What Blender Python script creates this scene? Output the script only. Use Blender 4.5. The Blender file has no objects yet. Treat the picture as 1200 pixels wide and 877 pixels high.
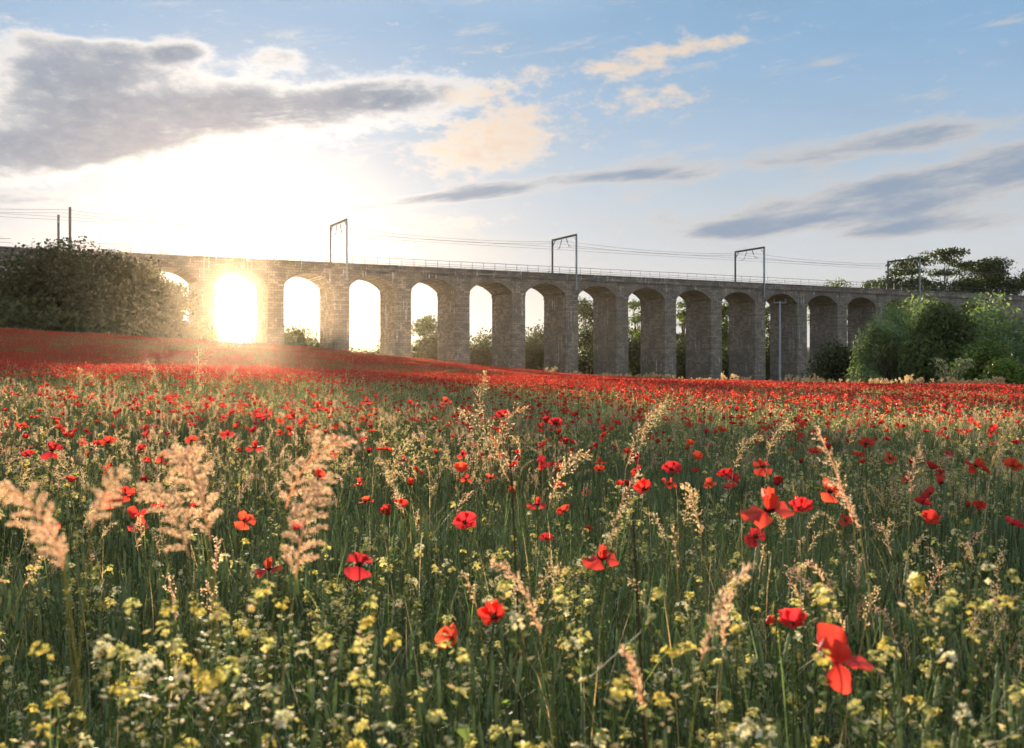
import bpy, math, random
import numpy as np
from mathutils import Vector, Matrix

sc = bpy.context.scene
R = math.radians
rng = np.random.default_rng(7)
random.seed(7)

# ------------------------------------------------------------------ camera
F = 1250.0                      # focal length in pixels of the 1200 px wide frame
CX, CY = 600.0, 438.5
CAMZ = 1.15
cam_d = bpy.data.cameras.new('camera')
cam = bpy.data.objects.new('camera', cam_d)
sc.collection.objects.link(cam)
cam.location = (0, 0, CAMZ)
cam.rotation_euler = (R(90), 0, 0)
cam_d.sensor_width = 36
cam_d.lens = 36 * F / 1200
cam_d.clip_start = 0.05
cam_d.clip_end = 20000
cam_d.dof.use_dof = True
cam_d.dof.focus_distance = 9.0
cam_d.dof.aperture_fstop = 6.5
sc.camera = cam

def at(px, py, d):
    return Vector(((px - CX) / F * d, d, CAMZ + (CY - py) / F * d))

# ------------------------------------------------------------------ light
SUN_PX = (286, 362)
SUN_AZ = math.atan((SUN_PX[0] - CX) / F)
SUN_EL = math.atan((CY - SUN_PX[1]) / F * math.cos(SUN_AZ))
SUN = Vector((math.sin(SUN_AZ) * math.cos(SUN_EL), math.cos(SUN_AZ) * math.cos(SUN_EL), math.sin(SUN_EL)))
sun_d = bpy.data.lights.new('sun', 'SUN')
sun_d.energy = 5.0
sun_d.angle = R(0.6)
sun_d.color = (1.0, 0.82, 0.63)
sun = bpy.data.objects.new('sun', sun_d)
sc.collection.objects.link(sun)
sun.rotation_euler = SUN.to_track_quat('Z', 'Y').to_euler()
sun.location = (0, 0, 60)

sc.view_settings.view_transform = 'Standard'
sc.view_settings.look = 'None'
sc.view_settings.gamma = 1.0
sc.view_settings.exposure = 1.52
sc.view_settings.use_curve_mapping = False
sc.cycles.use_denoising = True
sc.cycles.max_bounces = 7
sc.cycles.diffuse_bounces = 4
sc.cycles.transmission_bounces = 4
sc.cycles.transparent_max_bounces = 4
sc.cycles.volume_bounces = 0
sc.cycles.use_adaptive_sampling = True
sc.cycles.adaptive_threshold = 0.02
sc.cycles.sample_clamp_indirect = 6.0

# ------------------------------------------------------------------ node helper
class NT:
    def __init__(self, tree):
        self.t = tree
    def n(self, typ, **kw):
        nd = self.t.nodes.new(typ)
        for k, v in kw.items():
            setattr(nd, k, v)
        return nd
    def set(self, sock, v):
        if hasattr(v, 'is_output') or isinstance(v, bpy.types.NodeSocket):
            self.t.links.new(v, sock)
        else:
            sock.default_value = v
    def m(self, op, a, b=None, c=None, clamp=False):
        nd = self.n('ShaderNodeMath', operation=op, use_clamp=clamp)
        self.set(nd.inputs[0], a)
        if b is not None: self.set(nd.inputs[1], b)
        if c is not None: self.set(nd.inputs[2], c)
        return nd.outputs[0]
    def vm(self, op, a, b=None):
        nd = self.n('ShaderNodeVectorMath', operation=op)
        self.set(nd.inputs[0], a)
        if b is not None: self.set(nd.inputs[1], b)
        return nd.outputs['Value'] if op in ('DOT_PRODUCT', 'LENGTH') else nd.outputs[0]
    def xyz(self, x, y, z):
        nd = self.n('ShaderNodeCombineXYZ')
        for s, v in zip(nd.inputs, (x, y, z)): self.set(s, v)
        return nd.outputs[0]
    def noise(self, vec, scale, detail=5, rough=0.55, dist=0.0, lac=2.0):
        nd = self.n('ShaderNodeTexNoise')
        self.set(nd.inputs['Vector'], vec)
        nd.inputs['Scale'].default_value = scale
        nd.inputs['Detail'].default_value = detail
        nd.inputs['Roughness'].default_value = rough
        nd.inputs['Lacunarity'].default_value = lac
        nd.inputs['Distortion'].default_value = dist
        return nd.outputs['Fac']
    def ramp(self, v, a, b):
        nd = self.n('ShaderNodeMapRange', interpolation_type='SMOOTHSTEP')
        self.set(nd.inputs[0], v)
        nd.inputs[1].default_value = a
        nd.inputs[2].default_value = b
        return nd.outputs[0]
    def mix(self, f, a, b, mode='MIX'):
        nd = self.n('ShaderNodeMix', data_type='RGBA', blend_type=mode)
        self.set(nd.inputs[0], f)
        self.set(nd.inputs[6], a if not isinstance(a, tuple) else (*a, 1))
        self.set(nd.inputs[7], b if not isinstance(b, tuple) else (*b, 1))
        return nd.outputs[2]

# ------------------------------------------------------------------ sky
world = bpy.data.worlds.new('World')
sc.world = world
world.use_nodes = True
world.cycles.sampling_method = 'MANUAL'
world.cycles.sample_map_resolution = 512
wt = world.node_tree
wt.nodes.clear()
g = NT(wt)
sky = g.n('ShaderNodeTexSky', sky_type='NISHITA', sun_disc=False)
sky.sun_elevation = max(SUN_EL, R(3.0))
sky.sun_rotation = SUN_AZ
sky.altitude = 0
sky.air_density = 1.0
sky.dust_density = 0.5
sky.ozone_density = 2.0
K = 0.097                                    # strength of the sky
tc = g.n('ShaderNodeTexCoord').outputs['Generated']
sep = g.n('ShaderNodeSeparateXYZ'); wt.links.new(tc, sep.inputs[0])
DX, DY, DZ = sep.outputs
az = g.m('MULTIPLY', g.m('ARCTAN2', DX, DY), 57.2958)          # degrees, 0 = straight ahead, + right
el = g.m('MULTIPLY', g.m('ARCSINE', DZ), 57.2958)
cs = g.vm('DOT_PRODUCT', tc, tuple(SUN))                        # cosine to the sun
AE = g.xyz(az, el, 0.0)
def blob(px, py, wpx, hpx, ang=0.0, k=1.0):
    """soft ellipse on the sky, given where the cloud stands in the photograph, in degrees of azimuth/elevation"""
    a = math.degrees(math.atan((px - CX) / F))
    e = math.degrees(math.atan((CY - py) / F * math.cos(R(a))))
    q = 57.2958 / F
    mp = g.n('ShaderNodeMapping', vector_type='TEXTURE')
    wt.links.new(AE, mp.inputs[0])
    mp.inputs[1].default_value = (a, e, 0); mp.inputs[2].default_value = (0, 0, R(ang)); mp.inputs[3].default_value = (wpx * q, hpx * q, 1)
    r2 = g.vm('DOT_PRODUCT', mp.outputs[0], mp.outputs[0])
    return g.m('DIVIDE', k, g.m('MULTIPLY_ADD', r2, r2, 1.0))
def add(*v):
    o = v[0]
    for q in v[1:]: o = g.m('ADD', o, q)
    return o
# cloud noises: streaky layer seen in perspective + billowy
hz = g.m('ADD', g.m('MAXIMUM', DZ, 0.0), 0.07)
plane = g.xyz(g.m('DIVIDE', DX, hz), g.m('DIVIDE', DY, hz), 0.0)
n_str = g.noise(plane, 1.6, 4, 0.6)
bill_v = g.xyz(g.m('MULTIPLY', az, 0.85), g.m('MULTIPLY', el, 1.7), 0.3)
n_bil = g.noise(bill_v, 0.36, 2, 0.5)
n_bil2 = g.noise(bill_v, 1.1, 5, 0.62)
strk_v = g.xyz(g.m('MULTIPLY', az, 0.45), g.m('MULTIPLY_ADD', az, -0.28, g.m('MULTIPLY', el, 2.2)), 1.7)
n_strk = g.noise(strk_v, 0.45, 5, 0.58)

# sun aureole and thin high veil
d_sun = g.m('SUBTRACT', 1.0, cs)
aure = g.m('DIVIDE', 1.0, g.m('MULTIPLY_ADD', d_sun, 90.0, 1.0))
aure2 = g.m('DIVIDE', 1.0, g.m('MULTIPLY_ADD', d_sun, 650.0, 1.0))
base = g.vm('MULTIPLY', sky.outputs[0], (K, K, K))
lowv = g.ramp(el, 19.0, 2.0)
veil_a = g.m('ADD', g.m('MULTIPLY_ADD', lowv, 0.30, 0.50), g.m('MULTIPLY', n_str, 0.35), clamp=True)
veil_c = g.mix(lowv, (0.205, 0.355, 0.545), (0.47, 0.47, 0.47))
col = g.mix(veil_a, base, veil_c)
# clear blue top right of the frame and round the rest of the sky
glow = g.vm('MULTIPLY', (1.0, 0.95, 0.86), g.xyz(*(3 * [g.m('ADD', g.m('MULTIPLY', aure, 0.08), g.m('MULTIPLY', g.m('POWER', aure2, 1.5), 1.3))])))
col = g.vm('ADD', col, glow)

def cloud(col, dens, lit, shade, lo, hi):
    """dens 0..1: thin rims let the sun through (lit), thick cores are grey (shade)"""
    alpha = g.ramp(dens, lo, hi)
    core = g.ramp(dens, lo + 0.4 * (hi - lo), hi + 0.9 * (hi - lo))
    bright = g.m('MULTIPLY_ADD', aure, 1.0, 0.72)
    lit_c = g.vm('MULTIPLY', lit, g.xyz(bright, bright, bright))
    c = g.mix(core, lit_c, shade)
    return g.mix(g.m('MULTIPLY', alpha, 0.94), col, c)

# 1 billowy dark bank upper left, with its tail to the right, and scraps above it
bank = add(blob(120, 150, 190, 34, 6), blob(330, 125, 190, 24, 2), blob(60, 180, 130, 26, 14),
           blob(470, 108, 80, 17, 4, k=0.9), blob(105, 86, 95, 18, 6, k=0.95), blob(322, 69, 34, 14, 0, k=0.8), blob(215, 62, 30, 10, 10, k=0.8), blob(30, 60, 60, 20, 0, k=.6),
           blob(130, 57, 80, 11, 3, k=0.85), blob(60, 112, 60, 14, 0, k=0.5))
dens = g.m('ADD', g.m('MULTIPLY', bank, 0.85), g.m('MULTIPLY', g.m('SUBTRACT', g.m('MULTIPLY_ADD', n_bil, 0.45, g.m('MULTIPLY', n_bil2, 0.55)), 0.5), 2.0))
col = cloud(col, dens, (0.72, 0.68, 0.63), g.mix(g.ramp(n_bil2, 0.3, 0.7), (0.165, 0.205, 0.265), (0.235, 0.27, 0.325)), 0.2, 0.8)
# 2 warm soft cloud right of the sun, pale puffs at the top
warm = add(blob(572, 170, 82, 30, 6, k=1.35), blob(560, 110, 50, 12, 5, k=0.7), blob(610, 132, 40, 10, 0, k=0.6), blob(765, 117, 55, 18, 0, k=0.75),
           blob(735, 76, 55, 13, 5, k=0.95), blob(830, 52, 60, 9, 4, k=0.8), blob(628, 88, 24, 10, 5, k=0.7), blob(540, 262, 60, 10, 0, k=0.7))
dens = g.m('ADD', g.m('MULTIPLY', warm, 0.6), g.m('MULTIPLY', g.m('SUBTRACT', n_bil2, 0.5), 1.5))
col = cloud(col, dens, (0.66, 0.575, 0.49), (0.58, 0.445, 0.35), 0.14, 0.75)
# 3 flat grey-blue streaks on the right and low ones across
strk = add(blob(1090, 226, 210, 28, 6, k=1.15), blob(1080, 160, 150, 11, 9, k=0.9), blob(940, 186, 150, 8, 6, k=0.6), blob(880, 268, 80, 10, 5), blob(1110, 266, 95, 8, 2, k=1.0),
           blob(530, 232, 95, 8, 6, k=1.1), blob(420, 246, 45, 6, 0, k=0.7), blob(710, 208, 85, 8, 3, k=0.9),
           blob(110, 238, 95, 9, 2, k=1.1), blob(205, 262, 30, 3, 0, k=0.8), blob(1150, 200, 120, 12, 6, k=0.6),
           blob(800, 190, 200, 9, 7, k=0.42))
dens = g.m('ADD', g.m('MULTIPLY', strk, 0.62), g.m('MULTIPLY', g.m('SUBTRACT', n_strk, 0.5), 2.0))
col = cloud(col, dens, (0.52, 0.515, 0.51), (0.20, 0.25, 0.325), 0.13, 0.62)
# 4 broken cloud goes on round the unseen sky, brightened there to lift the shade
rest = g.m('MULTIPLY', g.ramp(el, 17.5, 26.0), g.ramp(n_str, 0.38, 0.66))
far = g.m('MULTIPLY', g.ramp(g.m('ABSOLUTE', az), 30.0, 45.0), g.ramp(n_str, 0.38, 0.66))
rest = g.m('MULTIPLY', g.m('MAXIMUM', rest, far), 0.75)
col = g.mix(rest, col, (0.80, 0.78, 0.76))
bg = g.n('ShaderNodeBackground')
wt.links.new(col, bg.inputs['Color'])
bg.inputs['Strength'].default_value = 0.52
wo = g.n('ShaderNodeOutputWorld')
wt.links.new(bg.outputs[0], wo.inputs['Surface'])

# ------------------------------------------------------------------ mesh helpers
COL = sc.collection
class MB:
    """collects verts, faces, a material slot per face and a colour per vertex"""
    def __init__(self):
        self.v, self.f, self.mi, self.c = [], [], [], []
    def add(self, verts, faces, col=(1, 1, 1), mi=0):
        o = len(self.v)
        self.v += [tuple(p) for p in verts]
        self.f += [tuple(i + o for i in q) for q in faces]
        self.mi += [mi] * len(faces)
        if len(verts) and isinstance(col, list): self.c += col
        else: self.c += [tuple(col)] * len(verts)
        return self
    def box(self, x0, x1, y0, y1, z0, z1, col=(1, 1, 1), mi=0):
        v = [(x, y, z) for z in (z0, z1) for y in (y0, y1) for x in (x0, x1)]
        return self.add(v, [(0, 2, 3, 1), (4, 5, 7, 6), (0, 1, 5, 4), (2, 6, 7, 3), (0, 4, 6, 2), (1, 3, 7, 5)], col, mi)
    def tube(self, pts, r, sides=6, col=(1, 1, 1), mi=0, cap=False):
        pts = [Vector(p) for p in pts]
        rs = r if isinstance(r, (list, tuple)) else [r] * len(pts)
        vs, fs = [], []
        for i, p in enumerate(pts):
            t = (pts[min(i + 1, len(pts) - 1)] - pts[max(i - 1, 0)])
            if t.length < 1e-9: t = Vector((0, 0, 1))
            t.normalize()
            a = t.orthogonal().normalized() if abs(t.z) > 0.9 else t.cross(Vector((0, 0, 1))).normalized()
            b = t.cross(a)
            for k in range(sides):
                an = 2 * math.pi * k / sides
                vs.append(p + (a * math.cos(an) + b * math.sin(an)) * rs[i])
        for i in range(len(pts) - 1):
            for k in range(sides):
                k2 = (k + 1) % sides
                fs.append((i * sides + k, i * sides + k2, (i + 1) * sides + k2, (i + 1) * sides + k))
        if cap:
            fs.append(tuple(range(sides))[::-1])
            fs.append(tuple(range((len(pts) - 1) * sides, len(pts) * sides)))
        return self.add(vs, fs, col, mi)
    def merge(self, other, mat=None, mi_map=None):
        o = len(self.v)
        if mat is None: self.v += other.v
        else: self.v += [tuple(mat @ Vector(p)) for p in other.v]
        self.f += [tuple(i + o for i in q) for q in other.f]
        self.mi += [mi_map[m] if mi_map else m for m in other.mi]
        self.c += other.c
        return self
    def mesh(self, name, mats, smooth=False):
        me = bpy.data.meshes.new(name)
        me.from_pydata(self.v, [], self.f)
        for m in mats: me.materials.append(m)
        if len(mats) > 1: me.polygons.foreach_set('material_index', np.array(self.mi, dtype=np.int32))
        ca = me.color_attributes.new('Col', 'FLOAT_COLOR', 'POINT')
        a = np.ones((len(self.v), 4), dtype=np.float32); a[:, :3] = np.array(self.c, dtype=np.float32).reshape(-1, 3)
        ca.data.foreach_set('color', a.ravel())
        if smooth: me.polygons.foreach_set('use_smooth', np.ones(len(me.polygons), dtype=bool))
        me.update()
        return me

def link(name, me, parent=None):
    o = bpy.data.objects.new(name, me)
    COL.objects.link(o)
    if parent: o.parent = parent
    return o
def tag(o, label, cat, group=None):
    o['label'] = label; o['category'] = cat
    if group: o['group'] = group
    return o
def thing(name, label, cat, loc=(0, 0, 0), rz=0.0, group=None):
    o = bpy.data.objects.new(name, None)
    o.empty_display_size = 0.1
    COL.objects.link(o)
    o.location = loc; o.rotation_euler = (0, 0, rz)
    return tag(o, label, cat, group)

# ------------------------------------------------------------------ materials
def new_mat(name):
    m = bpy.data.materials.new(name); m.use_nodes = True
    m.node_tree.nodes.clear()
    q = NT(m.node_tree)
    out = q.n('ShaderNodeOutputMaterial')
    return m, q, out
def bump(q, h, strength, dist):
    b = q.n('ShaderNodeBump'); q.set(b.inputs['Height'], h)
    b.inputs['Strength'].default_value = strength; b.inputs['Distance'].default_value = dist
    return b.outputs[0]
def plant_mat(name, trans=0.4, rough=0.55, sat=1.0, tmul=(1.3, 1.15, 0.6), var=0.35, spec=0.3):
    m, q, out = new_mat(name)
    at_ = q.n('ShaderNodeAttribute', attribute_name='Col').outputs['Color']
    rnd = q.n('ShaderNodeObjectInfo').outputs['Random']
    k = q.m('MULTIPLY_ADD', rnd, var, 1.0 - var / 2)
    col = q.vm('MULTIPLY', at_, q.xyz(k, k, k))
    p = q.n('ShaderNodeBsdfPrincipled')
    q.set(p.inputs['Base Color'], col); p.inputs['Roughness'].default_value = rough
    p.inputs['Specular IOR Level'].default_value = spec
    t = q.n('ShaderNodeBsdfTranslucent'); q.set(t.inputs[0], q.vm('MULTIPLY', col, tmul))
    mx = q.n('ShaderNodeMixShader'); mx.inputs[0].default_value = trans
    m.node_tree.links.new(p.outputs[0], mx.inputs[1]); m.node_tree.links.new(t.outputs[0], mx.inputs[2])
    m.node_tree.links.new(mx.outputs[0], out.inputs[0])
    return m
M = {}
M['plant'] = plant_mat('plant', 0.48, 0.6, tmul=(1.3, 1.2, 0.8), spec=0.2)
M['dry'] = plant_mat('dry_grass', 0.55, 0.6, tmul=(1.15, 1.05, 0.8), spec=0.2)
M['petal'] = plant_mat('poppy_petal', 0.5, 0.5, tmul=(1.2, 1.1, 1.1), var=0.3, spec=0.25)
M['yellow'] = plant_mat('yellow_petal', 0.45, 0.5, tmul=(1.1, 1.05, 0.7), var=0.2, spec=0.2)
M['leaf'] = plant_mat('tree_leaf', 0.42, 0.55, tmul=(1.4, 1.3, 0.6), var=0.25, spec=0.35)
def bark():
    m, q, out = new_mat('bark')
    oc = q.n('ShaderNodeTexCoord').outputs['Object']
    n = q.noise(q.vm('MULTIPLY', oc, (6, 6, 1.2)), 2.0, 5, 0.6)
    p = q.n('ShaderNodeBsdfPrincipled')
    q.set(p.inputs['Base Color'], q.mix(n, (0.045, 0.034, 0.025), (0.13, 0.10, 0.075)))
    p.inputs['Roughness'].default_value = 0.9
    q.set(p.inputs['Normal'], bump(q, n, 0.6, 0.05))
    m.node_tree.links.new(p.outputs[0], out.inputs[0]); return m
M['bark'] = bark()
def metal(name, c, rough=0.6, met=0.3):
    m, q, out = new_mat(name)
    oc = q.n('ShaderNodeTexCoord').outputs['Object']
    n = q.noise(oc, 3.0, 5, 0.6)
    p = q.n('ShaderNodeBsdfPrincipled')
    q.set(p.inputs['Base Color'], q.mix(n, tuple(x * 0.65 for x in c), tuple(min(1, x * 1.3) for x in c)))
    p.inputs['Roughness'].default_value = rough; p.inputs['Metallic'].default_value = met
    m.node_tree.links.new(p.outputs[0], out.inputs[0]); return m
M['steel'] = metal('weathered_steel', (0.07, 0.065, 0.068))
M['galv'] = metal('galvanised_steel', (0.30, 0.33, 0.37), 0.5, 0.4)
M['rail'] = metal('painted_rail', (0.10, 0.085, 0.08), 0.6, 0.2)
M['wire'] = metal('copper_wire', (0.10, 0.09, 0.085), 0.5, 0.5)
M['wood'] = metal('weathered_wood', (0.20, 0.19, 0.18), 0.8, 0.0)
M['ceramic'] = metal('insulator_ceramic', (0.13, 0.10, 0.09), 0.4, 0.0)

def stone():
    """coursed sandstone: blocks of uneven tone, mortar joints, soot and white lime runs"""
    m, q, out = new_mat('coursed_sandstone')
    geo = q.n('ShaderNodeNewGeometry')
    oc = q.n('ShaderNodeTexCoord').outputs['Object']
    s = q.n('ShaderNodeSeparateXYZ'); q.set(s.inputs[0], oc)
    oc = q.vm('ADD', oc, q.vm('MULTIPLY', q.n('ShaderNodeObjectInfo').outputs['Location'], (1.7, 0.9, 1.0)))
    so = q.n('ShaderNodeSeparateXYZ'); q.set(so.inputs[0], oc)
    # along-wall coordinate: x on the faces, y on the reveals
    vt = q.n('ShaderNodeVectorTransform', vector_type='NORMAL', convert_from='WORLD', convert_to='OBJECT')
    q.set(vt.inputs[0], geo.outputs['Normal'])
    sn = q.n('ShaderNodeSeparateXYZ'); q.set(sn.inputs[0], vt.outputs[0])
    side = q.m('GREATER_THAN', q.m('ABSOLUTE', sn.outputs[0]), 0.6)
    along = q.m('ADD', q.m('MULTIPLY', s.outputs[1], side), q.m('MULTIPLY', s.outputs[0], q.m('SUBTRACT', 1.0, side)))
    wob = q.m('MULTIPLY', q.noise(oc, 0.6, 2), 0.25)
    uv = q.xyz(along, q.m('ADD', s.outputs[2], wob), 0.0)
    br = q.n('ShaderNodeTexBrick'); q.set(br.inputs['Vector'], uv)
    br.offset = 0.5
    br.inputs['Color1'].default_value = (0.0, 0, 0, 1); br.inputs['Color2'].default_value = (1, 1, 1, 1)
    br.inputs['Mortar'].default_value = (0.5, 0.5, 0.5, 1)
    br.inputs['Scale'].default_value = 1.0; br.inputs['Mortar Size'].default_value = 0.022
    br.inputs['Mortar Smooth'].default_value = 0.3
    br.inputs['Brick Width'].default_value = 0.95; br.inputs['Row Height'].default_value = 0.40
    tone = q.n('ShaderNodeSeparateColor'); q.set(tone.inputs[0], br.outputs['Color'])
    n1 = q.noise(oc, 0.35, 5, 0.6); n2 = q.noise(oc, 6.0, 4, 0.6)
    c = q.mix(tone.outputs[0], (0.135, 0.118, 0.098), (0.32, 0.278, 0.228))
    c = q.mix(q.m('MULTIPLY', q.ramp(n1, 0.42, 0.66), 0.7), c, (0.10, 0.096, 0.092))
    c = q.mix(q.m('MULTIPLY', n2, 0.35), c, (0.36, 0.33, 0.29))
    c = q.mix(br.outputs['Fac'], c, (0.08, 0.072, 0.065))
    # lime runs
    run_v = q.xyz(q.m('MULTIPLY', along, 2.2), q.m('MULTIPLY', so.outputs[0], 0.9), q.m('MULTIPLY', s.outputs[2], 0.16))
    runs = q.ramp(q.noise(run_v, 1.3, 4, 0.6), 0.57, 0.68)
    patch = q.ramp(q.noise(q.vm('ADD', oc, (31.0, 4.0, 9.0)), 0.22, 3), 0.42, 0.58)
    br_k = q.ramp(q.noise(oc, 2.5, 3), 0.35, 0.6)
    c = q.mix(q.m('MULTIPLY', q.m('MULTIPLY', q.m('MULTIPLY', runs, patch), br_k), 0.85), c, (0.72, 0.73, 0.75))
    p = q.n('ShaderNodeBsdfPrincipled'); q.set(p.inputs['Base Color'], c); p.inputs['Roughness'].default_value = 0.92
    p.inputs['Specular IOR Level'].default_value = 0.15
    h = q.m('ADD', q.m('MULTIPLY', br.outputs['Fac'], -1.0), q.m('MULTIPLY', q.m('ADD', n2, tone.outputs[0]), 0.4))
    q.set(p.inputs['Normal'], bump(q, h, 0.8, 0.06))
    m.node_tree.links.new(p.outputs[0], out.inputs[0]); return m
M['stone'] = stone()
def ground_mat():
    m, q, out = new_mat('meadow_soil')
    oc = q.n('ShaderNodeTexCoord').outputs['Object']
    n = q.noise(oc, 0.8, 6, 0.65); n2 = q.noise(oc, 14.0, 4, 0.6)
    c = q.mix(n, (0.075, 0.080, 0.035), (0.16, 0.14, 0.075))
    c = q.mix(q.m('MULTIPLY', n2, 0.6), c, (0.12, 0.14, 0.05))
    p = q.n('ShaderNodeBsdfPrincipled'); q.set(p.inputs['Base Color'], c); p.inputs['Roughness'].default_value = 1.0
    p.inputs['Specular IOR Level'].default_value = 0.1
    m.node_tree.links.new(p.outputs[0], out.inputs[0]); return m
M['ground'] = ground_mat()

# ------------------------------------------------------------------ viaduct frame
VPX = 3108.0
PHI = math.atan((VPX - CX) / F)
Z0 = 165.0
LB = 0.02916 * Z0 / math.cos(PHI)           # one bay
UV = Vector((math.sin(PHI), math.cos(PHI), 0)); VV = Vector((-math.cos(PHI), math.sin(PHI), 0))
ORG = Vector(((252 - CX) / F * Z0, Z0, 0))
RZ = math.atan2(UV.y, UV.x)
PIER, DEP = 0.235 * LB, 8.3
TOP, SPR = 19.30, 15.45
def vx(u, v, z=0): return ORG + UV * u + VV * v + Vector((0, 0, z))
def uv_of(x, y):
    return (x - ORG.x) * UV.x + (y - ORG.y) * UV.y, (x - ORG.x) * VV.x + (y - ORG.y) * VV.y

# ------------------------------------------------------------------ terrain
# heights of the bare ground; the field's rim is read from the photograph, its distance from the viaduct behind it
CAN = 0.64
rim = [(-150, 376, 104), (60, 388, 108), (200, 397, 118), (340, 406, 128), (420, 413, 126), (520, 424, 122), (640, 436, 114), (760, 443, 104), (900, 446.5, 95), (1150, 450, 86), (1350, 452, 82)]
ctl = [(0, 0, 0.0), (-5, 0, 0.0), (5, 0, -.02), (0, 6, 0.0), (-3, 8, 0.03), (4, 8, -0.02), (0, 14, 0.03), (-20, 0, 0.1), (20, 0, -.05), (0, -20, 0), (-60, 0, 1.5), (60, 0, -.4), (0, -80, 0),
       (-7, 16, 0.32), (-12, 25, 0.72), (-20, 26, 1.0), (-4, 25, .42), (3, 28, .12), (12, 26, 0.0), (-26, 50, 1.0), (-12, 50, 0.8), (0, 55, 0.36), (14, 50, 0.08), (28, 50, -0.1),
       (-38, 72, 2.1), (-20, 80, 1.9), (-4, 80, 1.2)]
for px, py, d in rim:
    p = at(px, py, d); ctl.append((p.x, p.y, p.z - CAN))
    if px >= 300:
        for kd, dy in ((0.87, 2.5), (0.72, 5.5)):
            q = at(px, py + dy, d * kd); ctl.append((q.x, q.y, q.z - CAN))
    # just past the rim it falls away
    drop = 0.3 if px < 300 else (2.0 if px < 500 else 3.2)
    q = at(px, py, d + 22); ctl.append((q.x, q.y, p.z - CAN - drop))
for sbay, z in ((-8, 9.5), (-5, 7.5), (-3, 6), (-1, 4.5), (1, 3.0), (3, 0.5), (5, -1.5), (8, -3), (11, -3), (13, -1.5), (15, 3.0), (17, 8), (20, 12), (24, 13)):
    p = vx(sbay * LB, 4); ctl.append((p.x, p.y, z))
    p = vx(sbay * LB, 45); ctl.append((p.x, p.y, z if sbay < 12 else z + 2))
    p = vx(sbay * LB, 130); ctl.append((p.x, p.y, 1.0 + (6 if sbay > 12 else 0)))
for x, y in ((-300, 300), (0, 420), (300, 420), (-300, 0), (300, 0), (0, -300), (420, 200), (-400, 200)):
    ctl.append((x, y, 1.0))
ctl = np.array(ctl, dtype=float)
cx_, cz_ = ctl[:, :2], ctl[:, 2]
def phi(r): return r
Dm = np.sqrt(((cx_[:, None, :] - cx_[None]) ** 2).sum(-1))
A = np.zeros((len(ctl) + 3, len(ctl) + 3))
A[:-3, :-3] = phi(Dm) + 0.0 * np.eye(len(ctl)); A[:-3, -3] = 1; A[:-3, -2:] = cx_; A[-3, :-3] = 1; A[-2:, :-3] = cx_.T
W_ = np.linalg.solve(A, np.concatenate([cz_, np.zeros(3)]))
def hgt(x, y):
    x = np.atleast_1d(np.asarray(x, float)); y = np.atleast_1d(np.asarray(y, float))
    out = np.empty(len(x))
    for i in range(0, len(x), 20000):
        a, b = x[i:i + 20000], y[i:i + 20000]
        r = np.sqrt((a[:, None] - cx_[None, :, 0]) ** 2 + (b[:, None] - cx_[None, :, 1]) ** 2)
        h = phi(r) @ W_[:-3] + W_[-3] + W_[-2] * a + W_[-1] * b
        rr = np.hypot(a, b - 100); k = np.clip((rr - 260) / 160, 0, 1)
        out[i:i + 20000] = h * (1 - k) + 1.0 * k
    return out
def gz(x, y): return float(hgt([x], [y])[0])
# one sheet to the horizon
xs = np.concatenate([-np.geomspace(2000, 130, 16)[:-1], np.linspace(-130, 160, 117), np.geomspace(160, 2000, 16)[1:]])
ys = np.concatenate([-np.geomspace(1500, 20, 12)[:-1], np.linspace(-20, 300, 129), np.geomspace(300, 2500, 18)[1:]])
gx, gy = np.meshgrid(xs, ys)
gh = hgt(gx.ravel(), gy.ravel())
nx, ny = len(xs), len(ys)
verts = np.column_stack([gx.ravel(), gy.ravel(), gh])
faces = [(j * nx + i, j * nx + i + 1, (j + 1) * nx + i + 1, (j + 1) * nx + i) for j in range(ny - 1) for i in range(nx - 1)]
me = bpy.data.meshes.new('ground'); me.from_pydata(verts.tolist(), [], faces); me.materials.append(M['ground'])
me.polygons.foreach_set('use_smooth', np.ones(len(faces), dtype=bool))
ground = link('ground', me); ground['kind'] = 'structure'

# ------------------------------------------------------------------ haze: the evening air, a closed box round everything
m, q, out = new_mat('haze')
pv = q.n('ShaderNodeVolumePrincipled')
pv.inputs['Color'].default_value = (1.0, 0.80, 0.54, 1); pv.inputs['Density'].default_value = 0.00006; pv.inputs['Anisotropy'].default_value = 0.9
m.node_tree.links.new(pv.outputs[0], out.inputs['Volume'])
hz_o = link('haze', MB().box(-2100, 2100, -1600, 2600, min(gh) - 1.5, 40).mesh('haze', [m])); hz_o['kind'] = 'stuff'
hz_o['label'] = 'warm evening haze glowing round the sun'; hz_o['category'] = 'haze'

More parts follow.
